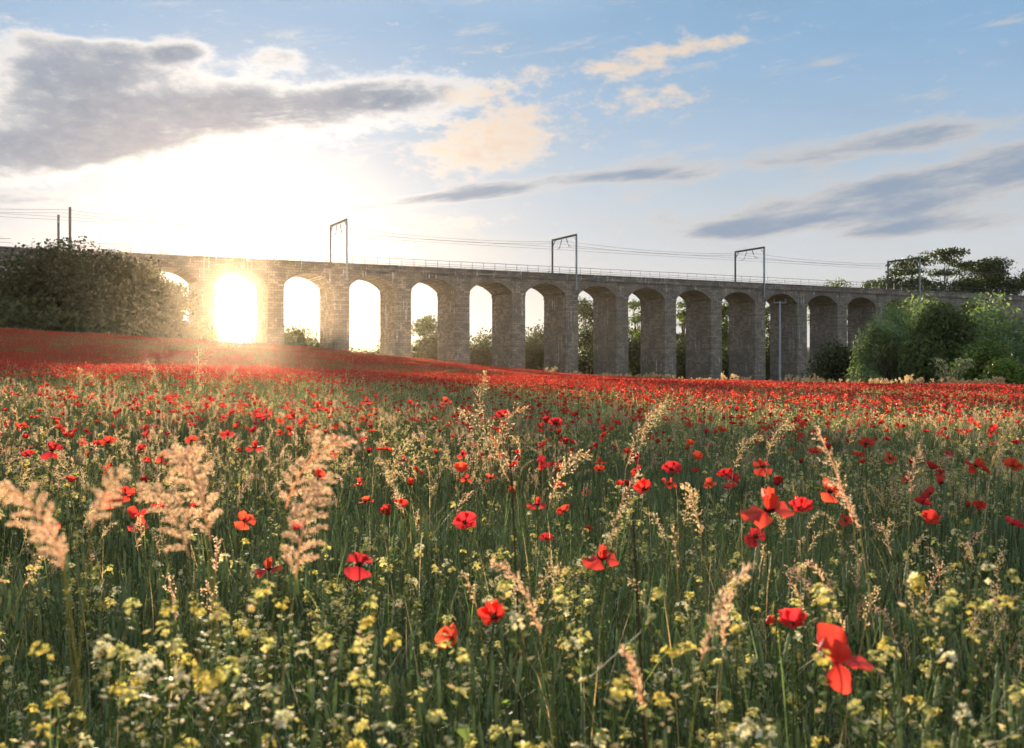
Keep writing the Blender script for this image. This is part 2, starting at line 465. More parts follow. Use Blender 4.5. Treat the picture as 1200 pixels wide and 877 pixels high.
# ------------------------------------------------------------------ viaduct
via = thing('viaduct', 'long sandstone railway viaduct of many segmental arches behind the poppy field', 'viaduct', tuple(ORG), RZ)
N0, N1 = -3, 16
R_RISE = 1.92
SPAN = LB - PIER
RAD = (SPAN * SPAN / 4 + R_RISE ** 2) / (2 * R_RISE)
def arch_z(t):      # t from -0.5 to 0.5 across the span
    return SPR + math.sqrt(RAD * RAD - (t * SPAN) ** 2) - (RAD - R_RISE)
NSEG = 18
pier_me = {}
for n in range(N0, N1 + 1):
    u1 = n * LB; u0 = u1 - PIER
    zb = min(gz(*vx(u0, 0).xy), gz(*vx(u1, DEP).xy), gz(*vx(u1, 0).xy), gz(*vx(u0, DEP).xy)) - 0.8
    b = MB()
    # shaft with a slight batter, plinth-less, in the shaft's own coordinates
    bt = 0.05
    v = []
    for z, e in ((zb, bt), (SPR - 0.45, 0.0)):
        v += [(-e, -e, z), (PIER + e, -e, z), (PIER + e, DEP + e, z), (-e, DEP + e, z)]
    b.add(v, [(0, 1, 5, 4), (1, 2, 6, 5), (2, 3, 7, 6), (3, 0, 4, 7)])
    o = link('pier', b.mesh('pier', [M['stone']]), via); o.location = (u0, 0, 0)
    im = MB().box(-0.10, PIER + 0.10, -0.10, DEP + 0.10, SPR - 0.45, SPR)
    i_ = link('impost', im.mesh('impost', [M['stone']]), o)
# vaults, spandrels (front and back) and voussoir rings, one bay each
b = MB()
for k in range(NSEG):
    t0, t1 = k / NSEG - 0.5, (k + 1) / NSEG - 0.5
    x0, x1 = (t0 + 0.5) * SPAN, (t1 + 0.5) * SPAN
    z0, z1 = arch_z(t0), arch_z(t1)
    b.add([(x0, 0, z0), (x1, 0, z1), (x1, DEP, z1), (x0, DEP, z0)], [(0, 3, 2, 1)])
vault_me = b.mesh('vault', [M['stone']])
STR = TOP - 1.15                                  # underside of the string course
span_me = []
for y, fl in ((0.0, False), (DEP, True)):
    b = MB()
    x = [(k / NSEG) * SPAN for k in range(NSEG + 1)]
    lo = [(-PIER, SPR)] + [(xx, arch_z(xx / SPAN - 0.5)) for xx in x]
    vs = [(p[0], y, p[1]) for p in lo] + [(p[0], y, STR) for p in lo]
    nn = len(lo)
    fs = [(k, k + 1, nn + k + 1, nn + k) for k in range(nn - 1)]
    b.add(vs, [f[::-1] for f in fs] if fl else fs)
    span_me.append(b.mesh('spandrel', [M['stone']]))
ring_me = []
NV = 21
def vous(k):
    b = MB()
    t0, t1 = k / NV - 0.5, (k + 1) / NV - 0.5
    cxm, czm = SPAN / 2, SPR - (RAD - R_RISE)
    P = []
    for t in (t0 + 0.0025, t1 - 0.0025):
        x = (t + 0.5) * SPAN; z = arch_z(t)
        d = Vector((x - cxm, 0, z - czm)).normalized()
        for rr in (-0.02, 0.52):
            P.append((x + d.x * rr, z + d.z * rr))
    y0, y1 = -0.05, 0.35
    (a0, a1, b0, b1) = P
    vs = [(p[0], y, p[1]) for y in (y0, y1) for p in (a0, b0, b1, a1)]
    b.add(vs, [(0, 1, 2, 3), (0, 4, 5, 1), (1, 5, 6, 2), (2, 6, 7, 3), (3, 7, 4, 0)])
    return b
ring = MB()
for k in range(NV): ring.merge(vous(k))
ring_mesh = ring.mesh('arch_ring', [M['stone']])
for n in range(N0, N1):
    o = link('arch_vault', vault_me, via); o.location = (n * LB, 0, 0)
    s_ = link('spandrel_wall', span_me[1], via); s_.location = (n * LB, 0, 0)
    s_ = link('spandrel_wall', span_me[0], via); s_.location = (n * LB, 0, 0)
    r_ = link('arch_ring', ring_mesh, o)
    # shallow pilaster strip over every pier
    p_ = link('pilaster', MB().box(-PIER * 0.82, -PIER * 0.18, -0.12, 0.1, SPR, STR).mesh('pilaster', [M['stone']]), s_)
UA, UB = (N0 - 6) * LB, (N1 + 9) * LB
# abutments at both ends
link('abutment', MB().box(UA, N0 * LB - PIER, 0, DEP, -2, STR).mesh('abutment', [M['stone']]), via)
link('abutment', MB().box((N1 - 0) * LB, UB, 0, DEP, -4, STR).mesh('abutment', [M['stone']]), via)
link('spandrel_wall', MB().box(N1 * LB - PIER, N1 * LB - 0.002, 0.002, DEP - 0.002, SPR, STR).mesh('spandrel_end', [M['stone']]), via)
# string course, parapets, deck
link('string_course', MB().box(UA, UB, -0.28, 0.30, STR, STR + 0.26).mesh('string_course', [M['stone']]), via)
link('string_course', MB().box(UA, UB, DEP - 0.30, DEP + 0.28, STR, STR + 0.26).mesh('string_course', [M['stone']]), via)
link('parapet', MB().box(UA, UB, -0.16, 0.28, STR + 0.26, TOP - 0.2).mesh('parapet', [M['stone']]), via)
link('parapet', MB().box(UA, UB, DEP - 0.28, DEP + 0.16, STR + 0.26, TOP - 0.2).mesh('parapet', [M['stone']]), via)
link('coping', MB().box(UA, UB, -0.26, 0.36, TOP - 0.2, TOP).mesh('coping', [M['stone']]), via)
link('coping', MB().box(UA, UB, DEP - 0.36, DEP + 0.26, TOP - 0.2, TOP).mesh('coping', [M['stone']]), via)
link('deck', MB().box(UA, UB, 0.30, DEP - 0.30, STR - 0.25, STR + 0.2).mesh('deck', [M['stone']]), via)
# tubular handrail standing on each parapet: posts are parts, two rails each
post_me = MB().tube([(0, 0, 0), (0, 0, 1.18)], 0.04, 5, cap=True).mesh('rail_post', [M['rail']])
def railing(v, ua, ub, step):
    hr = link('handrail', MB().tube([(ua, v, TOP + 1.16), (ub, v, TOP + 1.16)], 0.04, 5).tube([(ua, v, TOP + 0.6), (ub, v, TOP + 0.6)], 0.03, 5).mesh('handrail', [M['rail']]), via)
    u = ua
    while u <= ub + 0.01:
        p = link('rail_post', post_me, hr); p.location = (u, v, TOP - 0.02)
        u += step
railing(0.05, -1.75 * LB, 21 * LB, LB / 5)
railing(DEP - 0.05, -1.75 * LB, 21 * LB, LB / 2.5)
railing(0.05, -6 * LB, -2.65 * LB, LB / 5)

# ------------------------------------------------------------------ overhead line: gantries, masts, wires
def on_via(px, v):       # u where the pixel column meets the line at depth v of the viaduct
    # solve (X - CX)/F = x/y for points vx(u, v)
    k = (px - CX) / F
    a = ORG + VV * v
    return (k * a.y - a.x) / (UV.x - k * UV.y)
GT = TOP + 6.9
def mast_mb(h, w=0.26):
    """H-section column"""
    b = MB()
    b.box(-w / 2, w / 2, -w / 2, -w / 2 + 0.05, 0, h); b.box(-w / 2, w / 2, w / 2 - 0.05, w / 2, 0, h)
    b.box(-0.03, 0.03, -w / 2 + 0.05, w / 2 - 0.05, 0, h)
    return b
def gantry(u, label):
    t = thing('overhead_gantry', label, 'gantry', tuple(vx(u, 0)), RZ, 'overhead line gantries standing on the viaduct')
    yn, yf = -0.42, DEP + 0.35
    m1 = link('mast', mast_mb(GT - SPR - 1.0).mesh('mast', [M['galv']]), t); m1.location = (0, yn, SPR + 1.0)
    link('bracket', MB().box(-0.35, 0.35, 0.13, 0.3, 0.0, 0.35).box(-0.35, 0.35, 0.13, 0.3, 1.2, 1.5).mesh('bracket', [M['galv']]), m1)
    m2 = link('mast', mast_mb(GT - TOP + 0.9).mesh('mast', [M['steel']]), t); m2.location = (0, yf, TOP - 0.9)
    link('beam', MB().box(-0.13, 0.13, yn - 0.15, yf + 0.15, GT, GT + 0.1).box(-0.13, 0.13, yn - 0.15, yf + 0.15, GT + 0.24, GT + 0.34).box(-0.03, 0.03, yn - 0.12, yf + 0.12, GT + 0.1, GT + 0.24).mesh('beam', [M['steel']]), t)
    for y, s in ((yn, 1), (yf, -1)):
        link('knee_brace', MB().tube([(0, y, GT - 1.15), (0, y + s * 1.15, GT)], 0.075, 6).mesh('knee_brace', [M['steel']]), t)
    for y, s in ((2.4, 1), (DEP - 2.4, -1)):
        ar = link('registration_arm', MB().tube([(0, y + s * 0.9, GT), (0, y + s * 0.2, GT - 1.3), (0, y, GT - 1.75)], 0.045, 6)
             .tube([(0, y + s * 0.2, GT - 1.3), (0, y - s * 0.9, GT - 1.85)], 0.035, 6).mesh('registration_arm', [M['steel']]), t)
        ins = MB()
        for k in range(5): ins.tube([(0, y + s * (0.8 - 0.09 * k), GT - 0.2 - 0.17 * k), (0, y + s * (0.76 - 0.09 * k), GT - 0.28 - 0.17 * k)], [0.12, 0.07], 8)
        link('insulator', ins.mesh('insulator', [M['ceramic']]), ar)
    return t
gant_u = [on_via(px, -0.42) for px in (406.5, 675.5, 895.5, 1078)]
for u, lab in zip(gant_u, ('steel portal gantry on the viaduct, the one nearest the sunlit arch', 'dark steel portal gantry above the middle of the viaduct',
                           'steel portal gantry on the viaduct with a mast reaching down beside a white-stained pier', 'steel portal gantry in front of the tall dark trees at the viaduct end')):
    gantry(u, lab)
# a pair of single masts at the left end of the line
for px, top, v, lab, lean in ((82, 243, -0.4, 'taller right-hand mast of the pair rising behind the dark trees', 1), (68.5, 252, DEP + 0.4, 'shorter left-hand mast of the pair rising behind the dark trees', -1)):
    u = on_via(px, v); p = vx(u, v); z = at(px, top, p.y).z
    t = thing('catenary_mast', lab, 'mast', (p.x, p.y, STR), RZ, 'overhead line masts on the left approach')
    link('mast', mast_mb(z - STR, 0.34).mesh('mast', [M['steel']]), t)
    if lean > 0: link('cabinet', MB().box(-0.25, 0.25, -0.5, -0.18, 1.3, 2.6).mesh('cabinet', [M['steel']]), t)
    s = 1 if v < 0 else -1
    c = link('cantilever', MB().tube([(0, 0, z - STR - 1.0), (0, s * 2.1, z - STR - 1.6)], 0.05, 6).tube([(0, 0, z - STR - 2.4), (0, s * 2.1, z - STR - 1.6)], 0.04, 6).tube([(0, s * 2.1, z - STR - 1.2), (0, s * 2.1, z - STR - 2.4)], 0.03, 6).mesh('cantilever', [M['steel']]), t)
    link('insulator', MB().tube([(0, s * 0.3, z - STR - 1.08), (0, s * 0.8, z - STR - 1.22)], 0.1, 8).mesh('insulator', [M['ceramic']]), c)
uL = [on_via(82, 0) - 40, on_via(75, 4)]
sup = uL + gant_u + [gant_u[-1] + 55, gant_u[-1] + 110]
def wire(v, zs, sag, r, label):
    pts = []
    for a, b_ in zip(sup[:-1], sup[1:]):
        for k in range(8):
            f = k / 8
            pts.append(vx(a + (b_ - a) * f, v, zs - sag * 4 * f * (1 - f)))
    pts.append(vx(sup[-1], v, zs))
    o = link('overhead_wire', MB().tube(pts, r, 4).mesh('overhead_wire', [M['wire']])); tag(o, label, 'wire', 'overhead line wires')
wire(2.4, GT - 0.75, 0.75, 0.022, 'sagging upper wire over the near track of the viaduct')
wire(2.4, GT - 1.85, 0.05, 0.022, 'straight lower contact wire over the near track of the viaduct')
wire(DEP - 2.4, GT - 0.75, 0.75, 0.022, 'sagging upper wire over the far track of the viaduct')
wire(DEP - 2.4, GT - 1.85, 0.05, 0.022, 'straight lower contact wire over the far track of the viaduct')
# wooden line pole before the piers
d = 118.0
p = at(914, 447, d); zt = at(914, 353, d).z; zb = gz(p.x, p.y)
t = thing('utility_pole', 'slim grey pole with a short crossbar standing in front of the right-hand piers', 'pole', (p.x, p.y, zb))
link('shaft', MB().tube([(0, 0, -0.4), (0, 0, zt - zb)], [0.15, 0.11], 10, cap=True).mesh('shaft', [M['galv']]), t)
cb = link('crossbar', MB().box(-0.75, 0.75, -0.08, 0.08, zt - zb - 0.25, zt - zb - 0.08).mesh('crossbar', [M['wood']]), t)
for x in (-0.62, 0.62): link('insulator', MB().tube([(x, 0, zt - zb - 0.08), (x, 0, zt - zb + 0.12), (x, 0, zt - zb + 0.2)], [0.05, 0.09, 0.05], 8).mesh('insulator', [M['ceramic']]), cb)
link('number_plate', MB().box(-0.11, 0.11, -0.19, -0.15, 1.9 - zb, 2.2 - zb).mesh('number_plate', [M['galv']]), t)

# ------------------------------------------------------------------ trees
def rim_d(px): return np.interp(px, [r[0] for r in rim], [r[2] for r in rim])
def leaf_cloud(lobes, n, size, cols, droop=0.0, asp=0.6, surf=0.3, seed=0):
    """many leaf-sprig faces through the volume of the lobes; lobes: (centre, radii)"""
    r_ = np.random.default_rng(seed)
    cs_ = np.array([l[0] for l in lobes], float); rs_ = np.array([l[1] for l in lobes], float)
    vol = (rs_.prod(1)) ** (2 / 3); pick = r_.choice(len(lobes), n, p=vol / vol.sum())
    d = r_.normal(size=(n, 3)); d /= np.linalg.norm(d, axis=1)[:, None]
    lump = 1 + 0.16 * np.sin(d[:, 0] * 7 + pick) * np.sin(d[:, 1] * 6 + 2 * pick) * np.sin(d[:, 2] * 5 + pick) + r_.normal(0, 0.06, n)
    rad = (r_.random(n) ** surf) * lump
    P = cs_[pick] + d * rs_[pick] * rad[:, None]
    nrm = d * 0.8 + r_.normal(size=(n, 3)) * 0.7 + np.array([0, 0, 0.25]); nrm /= np.linalg.norm(nrm, axis=1)[:, None]
    ax = r_.normal(size=(n, 3)); ax[:, 2] -= droop * 2.2
    ax -= nrm * (ax * nrm).sum(1)[:, None]; ax /= np.linalg.norm(ax, axis=1)[:, None] + 1e-9
    bx = np.cross(nrm, ax)
    s = size * (0.55 + 0.9 * r_.random(n))[:, None]
    a, b = ax * s, bx * s * asp
    V = np.stack([P - a, P + b - a * 0.1 + nrm * s * 0.15, P + a, P - b + a * 0.15 - nrm * s * 0.1], 1).reshape(-1, 3)
    Fc = np.arange(n * 4).reshape(-1, 4)
    ct = np.array(cols)
    c = ct[r_.integers(0, len(ct), n)] * (0.75 + 0.5 * r_.random(n))[:, None]
    lob_t = (0.8 + 0.4 * r_.random(len(lobes)))[pick][:, None]
    C = np.repeat(c * lob_t, 4, 0)
    me = bpy.data.meshes.new('crown')
    me.vertices.add(len(V)); me.vertices.foreach_set('co', V.astype(np.float32).ravel())
    me.loops.add(n * 4); me.loops.foreach_set('vertex_index', Fc.ravel().astype(np.int32))
    me.polygons.add(n); me.polygons.foreach_set('loop_start', (np.arange(n) * 4).astype(np.int32)); me.polygons.foreach_set('loop_total', np.full(n, 4, np.int32))
    ca = me.color_attributes.new('Col', 'FLOAT_COLOR', 'POINT')
    ca.data.foreach_set('color', np.column_stack([C, np.ones(len(C))]).astype(np.float32).ravel())
    me.update(calc_edges=True); me.validate()
    me.materials.append(M['leaf'])
    return me
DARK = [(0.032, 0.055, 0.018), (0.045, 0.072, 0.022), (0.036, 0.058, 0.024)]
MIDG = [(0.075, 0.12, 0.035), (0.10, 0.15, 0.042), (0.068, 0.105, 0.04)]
WILL = [(0.165, 0.245, 0.12), (0.14, 0.22, 0.095), (0.195, 0.27, 0.125), (0.13, 0.205, 0.11)]
BRIG = [(0.10, 0.17, 0.03), (0.13, 0.19, 0.035), (0.08, 0.13, 0.03)]
PALE = [(0.26, 0.30, 0.20), (0.32, 0.35, 0.25), (0.2, 0.25, 0.14)]
tree_no = [0]
def tree(name, cat, label, px, top, wpx, d, style='round', cols=DARK, n=7000, base=None, group=None, leaf=0.26):
    tree_no[0] += 1
    sd = 100 + tree_no[0]
    r_ = np.random.default_rng(sd)
    p = at(px, 438, d); zb = gz(p.x, p.y)
    H = at(px, top, d).z - zb; Wd = wpx / F * d
    if base is not None: zlow = max(0.0, at(px, base, d).z - zb)
    else: zlow = 0.0
    t = thing(name, label, cat, (p.x, p.y, zb - 0.05), 0, group)
    rx = Wd / 2
    lobes = []; droop = 0.0; asp = 0.6; surf = 0.35
    if style == 'bush':
        for k in range(16):
            a = r_.random() * 6.28; q = r_.random() ** 0.5
            x, y = math.cos(a) * rx * 0.62 * q, math.sin(a) * rx * 0.55 * q
            hh = H * (1.0 - 0.42 * q ** 2) * (0.86 + 0.14 * r_.random())
            rr = rx * (0.34 + 0.14 * r_.random())
            z = max(hh - rr * 0.9, rr * 0.4)
            lobes.append(((x, y, z), (rr, rr, rr * 0.9)))
        for k in range(12):
            a = r_.random() * 6.28
            z = H * (0.12 + 0.4 * r_.random())
            lobes.append(((math.cos(a) * rx * 0.66, math.sin(a) * rx * 0.55, z), (rx * 0.36, rx * 0.34, H * 0.2)))
    elif style == 'willow':
        droop = 0.8; asp = 0.33; surf = 0.4
        for k in range(22):
            a = r_.random() * 6.28; q = r_.random() ** 0.5
            hh = H * (1.0 - 0.5 * q ** 2.2) * (0.84 + 0.16 * r_.random())
            rr = rx * (0.25 + 0.14 * r_.random())
            lobes.append(((math.cos(a) * rx * 0.72 * q, math.sin(a) * rx * 0.6 * q, max(hh - rr, rr * 0.6)), (rr * 0.9, rr * 0.9, rr * 1.25)))
        for k in range(14):
            a = r_.random() * 6.28
            lobes.append(((math.cos(a) * rx * 0.7, math.sin(a) * rx * 0.6, H * (0.1 + 0.35 * r_.random())), (rx * 0.28, rx * 0.28, H * 0.2)))
    elif style == 'open':
        surf = 0.6
        for k in range(26):
            a = r_.random() * 6.28; q = r_.random() ** 0.55
            z = H * (0.45 + 0.52 * r_.random() * (1 - 0.35 * q * q))
            w = 1.0 if z > 0.6 * H else 0.75
            lobes.append(((math.cos(a) * rx * 0.8 * q * w, math.sin(a) * rx * 0.7 * q * w, z), (rx * (0.17 + 0.13 * r_.random()), rx * 0.22, H * (0.035 + 0.035 * r_.random()))))
        lobes.append(((0, 0, H * 0.95), (rx * 0.35, rx * 0.35, H * 0.05)))
    else:
        for k in range(20):
            a = r_.random() * 6.28; q = r_.random() ** 0.5; zz = r_.random()
            z = H * (0.3 + 0.6 * zz); w = math.sin(math.pi * (0.18 + 0.72 * zz))
            rr = rx * (0.26 + 0.14 * r_.random())
            lobes.append(((math.cos(a) * rx * 0.7 * q * w, math.sin(a) * rx * 0.65 * q * w, min(z, H - rr * 0.8)), (rr, rr, rr * 0.85)))
    ex = max(max(abs(l[0][0]) + l[1][0] for l in lobes), 0.1); ez = max(l[0][2] + l[1][2] for l in lobes)
    kx, kz = rx / ex * 1.04, H / ez * 0.99
    lobes = [((c[0] * kx, c[1] * kx, c[2] * kz), (q[0] * kx, q[1] * kx, q[2] * kz)) for c, q in lobes]
    if zlow > 0: lobes = [l for l in lobes if l[0][2] + l[1][2] > zlow]
    # trunk and limbs
    b = MB(); tr = 0.018 * H + 0.06
    bend = r_.normal(0, 0.04 * H, 2)
    top_p = (bend[0], bend[1], H * 0.62)
    b.tube([(0, 0, -0.2), (bend[0] * 0.3, bend[1] * 0.3, H * 0.2), (bend[0] * 0.7, bend[1] * 0.8, H * 0.42), top_p], [tr, tr * 0.85, tr * 0.6, tr * 0.3], 8)
    for l in lobes[::(1 if style == 'open' else 2)]:
        c = l[0]; f = 0.25 + 0.35 * r_.random()
        s0 = (bend[0] * f, bend[1] * f, min(H * 0.6, c[2] * 0.75) * (0.5 + 0.5 * f))
        mid = tuple((s0[i] + c[i]) / 2 + (0.04 * H if i == 2 else 0) for i in range(3))
        b.tube([s0, mid, c], [tr * 0.4, tr * 0.25, tr * 0.08], 5)
    link('trunk', b.mesh('trunk', [M['bark']], True), t)
    link('crown', leaf_cloud(lobes, n, leaf, cols, droop, asp, surf, sd), t)
    return t
GL = 'dark trees in front of the left end of the viaduct'
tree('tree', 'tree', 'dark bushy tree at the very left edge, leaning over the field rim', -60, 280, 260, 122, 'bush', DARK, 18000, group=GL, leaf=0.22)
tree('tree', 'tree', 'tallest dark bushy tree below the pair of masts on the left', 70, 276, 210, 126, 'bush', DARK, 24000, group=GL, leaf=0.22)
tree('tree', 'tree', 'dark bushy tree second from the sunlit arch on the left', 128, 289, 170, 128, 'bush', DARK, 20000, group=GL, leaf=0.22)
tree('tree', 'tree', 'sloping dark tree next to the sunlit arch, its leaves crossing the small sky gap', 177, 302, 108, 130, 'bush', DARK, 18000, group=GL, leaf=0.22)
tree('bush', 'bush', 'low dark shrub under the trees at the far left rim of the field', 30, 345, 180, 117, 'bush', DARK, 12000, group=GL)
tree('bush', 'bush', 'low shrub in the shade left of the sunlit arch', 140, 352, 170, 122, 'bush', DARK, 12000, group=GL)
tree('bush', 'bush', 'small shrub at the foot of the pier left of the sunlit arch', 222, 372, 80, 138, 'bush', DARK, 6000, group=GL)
GB = 'trees seen through the arches'
tree('bush', 'bush', 'rounded bush filling the bottom corner of the arch with the sun', 312, 384, 76, 190, 'bush', MIDG, 4500, group=GB)
tree('bush', 'bush', 'rounded bush in the foot of the arch just right of the sun', 346, 376, 84, 186, 'bush', MIDG, 5000, group=GB)
tree('tree', 'tree', 'low tree seen through the third clear arch from the sun, below pale sky', 432, 396, 90, 205, 'bush', MIDG, 5000, group=GB)
tree('tree', 'tree', 'round open-crowned tree standing against the sky inside the fourth arch from the sun', 499, 368, 60, 214, 'round', MIDG, 3200, group=GB)
tree('bush', 'bush', 'dark thicket below the round open-crowned tree seen through an arch', 500, 395, 70, 205, 'bush', MIDG, 5000, group=GB)
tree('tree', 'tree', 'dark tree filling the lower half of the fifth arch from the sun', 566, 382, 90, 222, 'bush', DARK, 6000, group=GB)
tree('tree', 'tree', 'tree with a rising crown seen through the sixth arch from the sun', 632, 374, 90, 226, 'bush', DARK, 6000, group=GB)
tree('tree', 'tree', 'tall tree seen nearly filling the seventh arch from the sun', 692, 345, 84, 238, 'round', DARK, 7500, group=GB)
tree('tree', 'tree', 'tall lacy tree letting sky through inside the eighth arch from the sun', 748, 350, 76, 242, 'open', MIDG, 2400, group=GB, leaf=0.3)
tree('tree', 'tree', 'lacy tree behind the ninth arch from the sun', 803, 350, 76, 246, 'open', MIDG, 2600, group=GB, leaf=0.3)
tree('tree', 'tree', 'dense tree behind the tenth arch from the sun', 852, 352, 62, 250, 'round', MIDG, 7000, group=GB)
tree('tree', 'tree', 'lacy tree glimpsed beside the slim grey pole, behind the piers', 905, 356, 56, 254, 'open', MIDG, 3000, group=GB, leaf=0.3)
tree('tree', 'tree', 'tree whose top just shows above the parapet right of the third gantry', 972, 325, 64, 262, 'round', MIDG, 7000, group=GB)
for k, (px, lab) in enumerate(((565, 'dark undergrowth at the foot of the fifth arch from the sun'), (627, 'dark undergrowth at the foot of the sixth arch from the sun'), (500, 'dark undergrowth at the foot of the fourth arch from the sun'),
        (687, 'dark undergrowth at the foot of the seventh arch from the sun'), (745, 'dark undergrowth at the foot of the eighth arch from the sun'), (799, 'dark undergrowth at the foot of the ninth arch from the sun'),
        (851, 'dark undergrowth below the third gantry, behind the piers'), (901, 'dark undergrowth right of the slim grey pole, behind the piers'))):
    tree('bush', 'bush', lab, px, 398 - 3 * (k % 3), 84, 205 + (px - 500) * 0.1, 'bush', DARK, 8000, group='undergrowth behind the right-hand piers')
GT_ = 'tall dark trees behind the right end of the viaduct'
tree('tree', 'tree', 'tall tree with a wide domed airy crown behind the last gantry', 1108, 290, 150, 268, 'open', DARK, 8500, group=GT_, leaf=0.34)
tree('tree', 'tree', 'airy tree just left of the tallest crown, behind the last gantry', 1057, 302, 86, 262, 'open', DARK, 4200, group=GT_, leaf=0.32)
tree('tree', 'tree', 'low dense tree at the left foot of the tall tree group on the right', 1030, 321, 52, 258, 'round', DARK, 4500, group=GT_)
tree('tree', 'tree', 'dense dark tree at the right edge beside the tallest airy crown', 1158, 299, 76, 262, 'round', DARK, 9000, group=GT_, leaf=0.3)
tree('tree', 'tree', 'dark tree low behind the railing at the right end of the viaduct', 1095, 325, 90, 254, 'round', DARK, 5500, group=GT_)
tree('tree', 'tree', 'dark tree beyond the right edge behind the viaduct end', 1225, 305, 90, 258, 'round', DARK, 7000, group=GT_)
GW = 'bushes along the right rim of the field'
tree('willow', 'tree', 'large pale green willow bush leaning left before the last arches', 1076, 338, 160, 132, 'willow', WILL, 26000, group=GW, leaf=0.24)
tree('willow', 'tree', 'lower left lobe of grey-green willow at the end of the piers', 1036, 370, 90, 127, 'willow', WILL, 11000, group=GW, leaf=0.22)
tree('tree', 'tree', 'dark green tree at the right with a yellow-lit left flank', 1106, 352, 104, 121, 'bush', MIDG, 20000, group=GW, leaf=0.2)
tree('willow', 'tree', 'tall willow at the right edge behind the dark green tree', 1160, 338, 190, 136, 'bush', WILL, 26000, group=GW, leaf=0.24)
tree('willow', 'tree', 'willow beyond the right edge of the picture', 1245, 352, 170, 125, 'bush', WILL, 18000, group=GW)
tree('bush', 'bush', 'dark low bush at the foot of the last visible pier', 982, 396, 84, 142, 'bush', DARK, 8000, group=GW, leaf=0.2)
tree('bush', 'bush', 'small grey-green bush at the left foot of the willow', 1012, 424, 56, 116, 'willow', WILL, 5000, group=GW, leaf=0.16)
tree('bush', 'bush', 'bright green leafy bush in the right corner of the field rim', 1156, 394, 84, 100, 'bush', BRIG, 9000, group=GW, leaf=0.16)
tree('bush', 'bush', 'small bright green bush at the field rim below the dark tree', 1180, 415, 70, 96, 'bush', BRIG, 5000, group=GW, leaf=0.15)
# the pale arching shrub before the dark tree
p = at(1118, 446, 93); zb = gz(p.x, p.y)
t = thing('arching_shrub', 'pale grey-leaved shrub with arching stems in front of the dark green tree', 'shrub', (p.x, p.y, zb))
b = MB(); lf = MB(); r_ = np.random.default_rng(5)
for k in range(18):
    a = r_.random() * 6.28; ln = 1.2 + 1.3 * r_.random(); h = 2.2 + 1.5 * r_.random()
    pts = [Vector((math.cos(a) * ln * f * 0.9, math.sin(a) * ln * f * 0.5, h * (1.9 * f - 1.15 * f * f) / 0.79 * 1.0)) for f in np.linspace(0, 1, 7)]
    b.tube(pts, [0.03 - 0.003 * i for i in range(7)], 4)
    for q in range(26):
        f = 0.3 + 0.7 * r_.random(); i = min(int(f * 6), 5); pt = pts[i].lerp(pts[i + 1], f * 6 - i)
        dr = Vector((r_.normal(), r_.normal(), -0.9 + 0.6 * r_.normal())).normalized(); sd_ = dr.cross(Vector((r_.normal(), r_.normal(), r_.normal()))).normalized()
        L = 0.28 + 0.14 * r_.random()
        lf.add([pt, pt + dr * L * 0.5 + sd_ * L * 0.17, pt + dr * L, pt + dr * L * 0.5 - sd_ * L * 0.17], [(0, 1, 2, 3)], PALE[q % 3])
link('stems', b.mesh('stems', [M['bark']]), t); link('foliage', lf.mesh('foliage', [M['leaf']]), t)

# ------------------------------------------------------------------ meadow plants
rn = np.random.default_rng(21)
def jit(c, k=0.25):
    f = 1 + rn.uniform(-k, k); return (c[0] * f * (1 + rn.uniform(-.08, .08)), c[1] * f, c[2] * f * (1 + rn.uniform(-.1, .1)))
GREENS = [(0.165, 0.25, 0.10), (0.14, 0.23, 0.125), (0.20, 0.275, 0.11), (0.15, 0.23, 0.15), (0.27, 0.335, 0.13)]
TANS = [(0.62, 0.49, 0.31), (0.68, 0.56, 0.37), (0.55, 0.41, 0.26)]
PINK = [(0.70, 0.51, 0.38), (0.75, 0.57, 0.43), (0.64, 0.46, 0.35)]
def blade(b, x, y, h, lean, az_, w, col, segs=3, mi=0):
    """grass blade: tapering folded strip, bending over"""
    dx, dy = math.cos(az_), math.sin(az_)
    px_, py_ = -dy, dx
    vs = []
    for i in range(segs + 1):
        f = i / segs
        o = lean * h * f ** 2.2; z = h * (f - 0.25 * lean * f ** 3)
        ww = w * (1 - f) ** 0.6 if i < segs else 0.0
        if i < segs:
            vs += [(x + dx * o + px_ * ww, y + dy * o + py_ * ww, z), (x + dx * o - px_ * ww, y + dy * o - py_ * ww, z)]
        else: vs.append((x + dx * o, y + dy * o, z))
    fs = [(2 * i, 2 * i + 1, 2 * i + 3, 2 * i + 2) for i in range(segs - 1)] + [(2 * segs - 2, 2 * segs - 1, 2 * segs)]
    b.add(vs, fs, col, mi)
def thin(b, pts, w, col, mi=0):
    b.tube(pts, w, 3, col, mi)
def diamond(b, p, d, L, w, col, mi=0):
    """plump spikelet: a four-sided spindle"""
    p = Vector(p); d = Vector(d).normalized(); a = d.orthogonal().normalized() * w; c = d.cross(a)
    m_ = p + d * L * 0.42
    b.add([p, m_ + a, m_ + c, m_ - a, m_ - c, p + d * L], [(0, 1, 2), (0, 2, 3), (0, 3, 4), (0, 4, 1), (5, 2, 1), (5, 3, 2), (5, 4, 3), (5, 1, 4)], col, mi)

